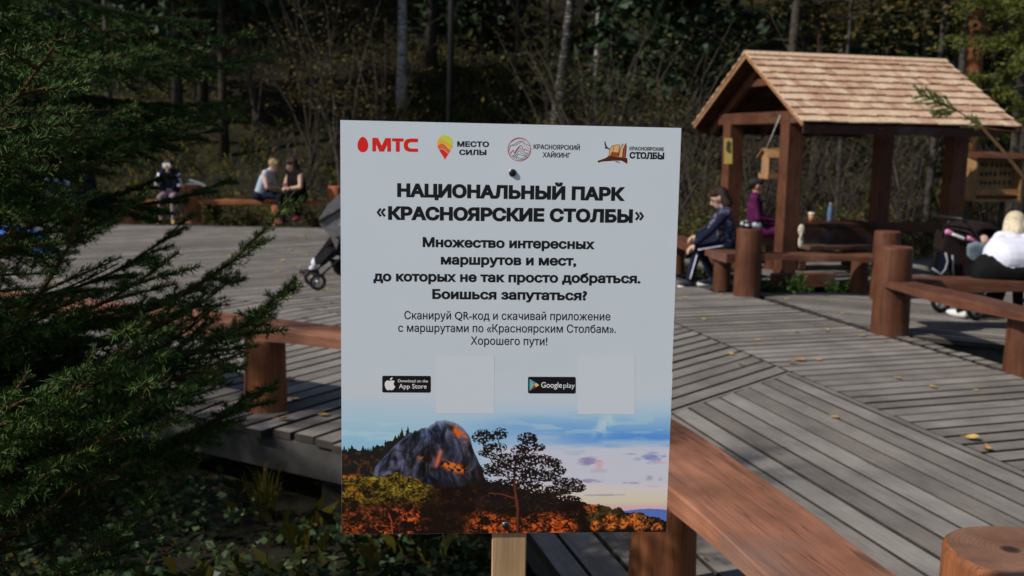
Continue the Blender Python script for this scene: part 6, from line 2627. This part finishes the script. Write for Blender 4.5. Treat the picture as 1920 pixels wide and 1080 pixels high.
for i, (px_, py_, sc_, lb) in enumerate([(1362, 520, 1.0, 'green weed between the tall log post and the navy jacket person'), (1350, 528, .8, 'smaller green weed nearer the sneakers'), (1440, 545, .6, 'green weed right beside the log post with the bag'), (1505, 538, .75, 'tall green weed in front of the pavilion sill'),
                                         (1525, 545, .6, 'green weed at the right end of the pavilion sill'), (1585, 548, .7, 'small green weed in front of the pavilion floor'), (1632, 545, .9, 'green weed just left of the thick log post'), (1470, 550, .7, 'small green weed left of the tall one'),
                                         (520, 424, .9, 'pale green weed under the distant bench beside the couple'), (540, 424, .8, 'pale green weed by the red shoes')]):
    q_ = at(px_, py_, 10)
    d_ = (q_ - V3(0, 0, EYE))
    k_ = (EYE - 0.0) / -d_.z
    p = V3(0, 0, EYE) + d_ * k_
    if py_ > 500:
        p.y = max(p.y, 12.25 + (p.x - 2.8) * .13) + .15
        p.x = atg(px_, p.y)
    else:
        p.y = 20.3
        p.x = atg(px_, p.y)
    shrub('green', p.x, p.y, sc_, lb, GG, i, -.14 if py_ > 500 else -.25, 'weed', 'weed')


# larch with yellow-green boughs on the right
def larch(x, y, h, label, z_lo, seed=0):
    z0 = gz(x, y)
    t = thing('larch_tree', label, 'tree', (x, y, z0), GT)
    rng = np.random.default_rng(seed)
    rnd = random.Random(seed)
    mb = MB()
    mb.tube([(x, y, z0 - .1), (x + .05, y, z0 + h * .5), (x, y, z0 + h)], [.16, .11, .01], 9, jit=.03)
    mb.build('trunk', 'bark_grey', t)
    for k in range(34):
        z = z0 + z_lo + (h - z_lo) * (k / 34) * .9
        a = k * 2.4
        L = (1 - k / 40) * rnd.uniform(1.6, 2.6)
        mb = MB()
        p0 = V3(x, y, z)
        pts = [p0 + V3(math.cos(a) * L * f, math.sin(a) * L * f, -.25 * L * f + .25 * L * f * f) for f in (0, .25, .5, .75, 1)]
        mb.tube(pts, [.03, .022, .015, .010, .004], 5, cap=False)
        P = []
        for j in range(24):
            f = rnd.uniform(.15, 1)
            i = min(3, int(f * 4))
            p = pts[i].lerp(pts[i + 1], f * 4 - i)
            b_ = rnd.uniform(0, 6.28)
            e = p + V3(math.cos(b_), math.sin(b_), -.6) * rnd.uniform(.15, .5)
            mb.tube([p, e], [.004, .002], 3, cap=False)
            for m_ in range(9):
                P.append(tuple(p.lerp(e, rnd.random())))
        P = np.repeat(np.array(P), 6, 0) + rng.normal(size=(len(P) * 6, 3)) * .035
        V, F = leaf_quads(P, rng.uniform(.06, .11, len(P)), rng, .7, .34)
        me = merge_mesh('branch', mb, V, F, ['twig', 'larch'], [1] * len(F))
        link('branch', me, t)
    return t


larch(atg(1925, 17.5), 17.5, 9, 'yellow green larch with soft drooping boughs above the display case', 2.6, 4)

# thin overhanging branch of a tree just outside the photo
t = thing('spruce_tree', 'thin dark branch with green needle sprays reaching in front of the pavilion roof', 'tree', (6.3, 7.7, gz(6.3, 7.7)))
mb = MB()
mb.tube([(6.3, 7.7, gz(6.3, 7.7) - .1), (6.32, 7.7, 2.5), (6.3, 7.7, 6.0)], [.14, .11, .02], 10, jit=.04)
mb.build('trunk', 'bark_dark', t)
mb = MB()
br = [V3(6.3, 7.7, .75), at(1975, 400, 8.0), at(1918, 330, 8.1), at(1880, 282, 8.2), at(1845, 243, 8.3), at(1805, 214, 8.4), at(1770, 197, 8.45), at(1725, 176, 8.5)]
mb.tube(br, [.035, .022, .016, .014, .012, .006, .004, .002], 7)
mb.tube([at(1918, 250, 8.2), at(1845, 240, 8.3), at(1800, 238, 8.35)], [.006, .008, .004], 5)
A_, B_ = [], []
rnd = random.Random(4)
rng = np.random.default_rng(4)
for p0, p1, n_, L in ((at(1795, 208, 8.42), at(1722, 174, 8.5), 12, .16), (at(1845, 238, 8.3), at(1815, 218, 8.4), 5, .09), (at(1785, 212, 8.4), at(1745, 214, 8.4), 6, .06)):
    for k in range(n_):
        p = p0.lerp(p1, k / n_)
        sg = 1 if k % 2 else -1
        d = (p1 - p0).normalized()
        e = p + (d * .75 + V3(0, rnd.uniform(-.4, .4), sg * .5)).normalized() * L * (1 - .5 * k / n_) * rnd.uniform(.8, 1.2)
        A_.append(tuple(p)); B_.append(tuple(e))
        mb.tube([p, e], [.003, .001], 3, cap=False)
    A_.append(tuple(p0)); B_.append(tuple(p1))
V, F = shoot_needles(A_, B_, rng, 900, .024, .005)
MAT['needle_light'] = m_leaf('light_spruce_needles', [(0, (.05, .12, .02)), (.6, (.10, .19, .035)), (1, (.16, .24, .05))], .5)
link('branch', merge_mesh('branch', mb, V, F, ['twig_brown', 'needle_light'], [1] * len(F)), t)
for k in range(26):
    a = k * 2.4
    z = 2.6 + k * .14
    a_ = max(.2, 1.7 - k * .06)
    if math.cos(a) < -.2:
        continue
    place_bough(t, (6.3, 7.7, z), (6.3 + a_ * math.cos(a), 7.7 + a_ * math.sin(a), z - .1), BOUGHS[k % 4])

# lamp post
lp = at(841, 240, 23.5)
lt = thing('lamp_post', 'plain black lamp post standing behind the board against the dark forest', 'lamp post', (lp.x, 23.5, gz(lp.x, 23.5)))
mb = MB()
mb.tube([(lp.x, 23.5, gz(lp.x, 23.5) - .1), (lp.x + .045, 23.5, 4.8), (lp.x + .06, 23.5, 6.5)], [.085, .075, .06], 14)
mb.build('pole', 'black', lt)
mb = MB()
mb.tube([(lp.x + .06, 23.5, 6.5), (lp.x + .06, 23.5, 6.6)], [.1, .1], 14)
mb.ell((lp.x + .06, 23.5, 6.8), (.2, .2, .22), 16, 10, 1)
mb.build('lamp_head', ['black', 'white'], lt)


# ---- ground cover
def scatter(name, n, region, size, mat, seed, dens=None, up=.35, asp=.7, zoff=(0, .1), kind='stuff', lbl=None, cat=None):
    rng = np.random.default_rng(seed)
    x = rng.uniform(region[0], region[1], n)
    y = rng.uniform(region[2], region[3], n)
    if dens is not None:
        m = dens(x, y, rng)
        x, y = x[m], y[m]
    z = ground_z(x, y) + rng.uniform(zoff[0], zoff[1], len(x))
    V, F = leaf_quads(np.stack([x, y, z], 1), rng.uniform(.6, 1.4, len(x)) * size, rng, up, asp)
    o = link(name, raw_mesh(name, V, F, mat))
    tag(o, lbl, cat, None, kind)
    return o


def hill_density(x, y, rng):
    vis = np.abs(x) < y * .62 + 3
    return vis & (fbm(x * .45, y * .45, 3, 21) + rng.normal(size=len(x)) * .10 > .46)


scatter('leaf_litter', 90000, (-26, 26, 20.4, 42), .075, 'litter', 5, hill_density, .4, .6, (0, .05), 'stuff', 'yellow brown fallen leaves covering the forest slope', 'leaf litter')


def blades(name, n, region, h, mat, seed, dens, lbl):
    rng = np.random.default_rng(seed)
    x = rng.uniform(region[0], region[1], n)
    y = rng.uniform(region[2], region[3], n)
    m = dens(x, y, rng)
    x, y = x[m], y[m]
    z = ground_z(x, y) - .02
    n = len(x)
    P = np.stack([x, y, z], 1)
    a = rng.random(n) * 6.283
    d = np.stack([np.cos(a), np.sin(a), np.zeros(n)], 1)
    s_ = np.stack([-np.sin(a), np.cos(a), np.zeros(n)], 1)
    hh = rng.uniform(.5, 1.3, (n, 1)) * h
    up_ = np.array([0, 0, 1.])
    V = np.stack([P - s_ * hh * .014, P + s_ * hh * .014, P + up_ * hh * .75 + d * hh * .22 + s_ * hh * .010, P + up_ * hh * .95 + d * hh * .6], 1).reshape(-1, 3)
    o = link(name, raw_mesh(name, V, np.arange(n * 4).reshape(n, 4), mat))
    tag(o, lbl, 'grass', None, 'stuff')


blades('grass', 90000, (-26, 26, 20.3, 40), .22, 'blade', 6, lambda x, y, r: (np.abs(x) < y * .62 + 3) & (fbm(x * .3, y * .3, 3, 33) + r.normal(size=len(x)) * .1 > .50), 'yellow green grass growing on the forest slope')


def front(x, y, rng):
    # below the boardwalk edge in front of the left sector
    na_ = np.array([math.cos(R(60.3)), math.sin(R(60.3))])
    d = (x - CORNER[0]) * na_[0] + (y - CORNER[1]) * na_[1]
    nb_x = (x * NX[0] + y * NX[1])
    return (d < -.05) & (nb_x < 1.2) & (fbm(x * 1.6, y * 1.6, 3, 44) + rng.normal(size=len(x)) * .12 > .38)


def herb(n, region, seed, dens):
    """low plants: stems with whorls of leaves"""
    rng = np.random.default_rng(seed)
    x = rng.uniform(region[0], region[1], n)
    y = rng.uniform(region[2], region[3], n)
    m = dens(x, y, rng)
    x, y = x[m], y[m]
    h = rng.uniform(.05, .24, len(x)) * (.5 + fbm(x * 1.1, y * 1.1, 2, 9))
    z = ground_z(x, y)
    P, S_ = [], []
    for k in range(6):
        a = rng.random(len(x)) * 6.283
        f = rng.uniform(.55, 1, len(x))
        P.append(np.stack([x + .012 * np.cos(a), y + .012 * np.sin(a), z + h * f], 1))
        S_.append(rng.uniform(.03, .075, len(x)))
    P = np.concatenate(P)
    V, F = leaf_quads(P, np.concatenate(S_), rng, .35, .62)
    return V, F


V, F = herb(6000, (-5.5, 1.2, 2.2, 8.0), 8, front)
tag(link('ground_cover', raw_mesh('ground_cover', V, F, 'leaf_ground')), 'low leafy green plants on the dark ground below the boardwalk edge', 'ground cover', None, 'stuff')
blades('grass', 5000, (-5, 1.2, 2.5, 6.5), .22, 'blade', 16, lambda x, y, r: front(x, y, r) & (fbm(x * .9, y * .9, 2, 63) > .55), 'grass tufts among the low plants below the boardwalk')
scatter('leaf_litter', 2600, (-5.5, 1.2, 2.2, 7.5), .05, 'litter', 15, lambda x, y, r: fbm(x, y, 2, 5) > .3, .3, .7, (0, .02), 'stuff', 'brown dead leaves on the soil below the boardwalk', 'leaf litter')
# hanging grass tuft at the edge beam
mb = MB()
rnd = random.Random(12)
c = at(500, 905, 5.75)
for k in range(60):
    a = rnd.uniform(0, 6.28)
    p = V3(c.x + rnd.uniform(-.05, .05), 5.72 + rnd.uniform(-.05, .03), -.46)
    hh = rnd.uniform(.2, .46)
    d = V3(math.cos(a), math.sin(a) * .6 - .3, 0) * rnd.uniform(.05, .22)
    q1, q2 = p + V3(0, 0, hh * .7) + d * .4, p + V3(0, 0, hh * .85) + d
    s_ = V3(.004, 0, 0)
    mb.add([p - s_, p + s_, q1 + s_ * .8, q1 - s_ * .8, q2], [(0, 1, 2, 3), (3, 2, 4)])
tag(mb.build('grass_tuft', 'blade'), 'tall grass tuft under the edge of the boardwalk left of the sign', 'grass')

# ---- leaves lying on the boards
rng = np.random.default_rng(3)
LEAF_PX = [(1499, 677, 1.1), (1483, 683, .9), (1535, 676, .8), (1549, 621, .9), (1493, 624, .8), (1579, 590, .8), (1370, 666, .8), (1388, 685, .8), (1564, 784, .8), (1820, 825, 1.25), (1849, 843, 1.0), (1684, 711, .9), (1748, 727, .9), (1615, 632, .8), (1283, 560, .8), (1350, 554, .8), (1474, 562, .8), (1830, 733, .5),
           (545, 715, 1.3), (552, 750, 1.2), (540, 561, 1.1), (534, 550, 1.0), (620, 568, 1.0), (604, 577, 1.0), (570, 599, 1.1), (575, 480, 1), (588, 489, 1), (574, 450, 1), (560, 503, 1), (584, 519, 1), (540, 525, 1), (572, 443, .9), (600, 500, 1), (530, 490, 1), (545, 470, 1), (560, 462, .9), (605, 527, 1), (590, 560, 1.1), (610, 545, .9), (520, 510, 1), (408, 520, 1), (395, 508, 1),
           (430, 480, 1), (345, 610, 1), (172, 668, 1.2), (530, 789, 1.2), (605, 780, 1.1), (1420, 640, .7), (1660, 640, .8), (1700, 600, .8), (1320, 600, .8)]
MAT['leaf_fallen'] = m_plain('fallen_yellow_leaf', (.52, .36, .10), .6, .3, 20)
MAT['leaf_fallen2'] = m_plain('fallen_orange_leaf', (.42, .22, .07), .6, .3, 20)


def leaf_mesh(mat, cup):
    N = 9
    L_, Rr, M_ = [], [], []
    for k in range(N + 1):
        f = k / N
        w_ = .034 * math.sin(math.pi * f ** .8) * (1 - .25 * f) + .0008
        x = (f - .5) * .08
        z = .012 * cup * (f - .5) ** 2 * 4
        L_.append((x, w_, z + w_ * .35 * cup))
        M_.append((x, 0, z + .002))
        Rr.append((x, -w_, z + w_ * .25 * cup))
    n = N + 1
    vs = L_ + M_ + Rr
    fs = []
    for k in range(N):
        fs += [(k, n + k, n + k + 1, k + 1), (n + k, 2 * n + k, 2 * n + k + 1, n + k + 1)]
    mb = MB()
    mb.add(vs, fs, 0, True)
    mb.tube([(.038, 0, .012 * cup), (.046, .002, .012), (.052, .004, .014)], [.0012, .001, .0008], 4)
    me = bpy.data.meshes.new('fallen_leaf')
    me.from_pydata(mb.v, [], mb.f)
    me.materials.append(MAT[mat])
    return me


LM = [leaf_mesh('leaf_fallen', .6), leaf_mesh('leaf_fallen2', 1.2), leaf_mesh('leaf_fallen', 1.4)]
rnd = random.Random(21)
for i, (px_, py_, sc_) in enumerate(LEAF_PX):
    d_ = at(px_, py_, 10) - V3(0, 0, EYE)
    p = V3(0, 0, EYE) + d_ * (EYE / -d_.z)
    org = i in (0, 10, 7)
    o = link('fallen_leaf', LM[1 if org else rnd.choice((0, 2))])
    o.location = (p.x, p.y, .008)
    o.rotation_euler = (rnd.uniform(-.15, .15), rnd.uniform(-.15, .15), rnd.uniform(0, 6.28))
    o.scale = (sc_, sc_, sc_)
    lb = 'small yellow leaf fallen on the grey boards'
    if i == 9:
        lb = 'largest pale yellow leaf on the seam between two board directions'
    elif i == 10:
        lb = 'curled orange leaf next to the largest yellow leaf on the seam'
    elif org:
        lb = 'orange leaf beside a pale yellow one on the boards' if i == 0 else 'tiny orange leaf on the narrow mitred boards'
    tag(o, lb, 'leaf', 'fallen leaves on the boardwalk')

for o in bpy.data.objects:
    if '_o' in o:
        del o['_o']
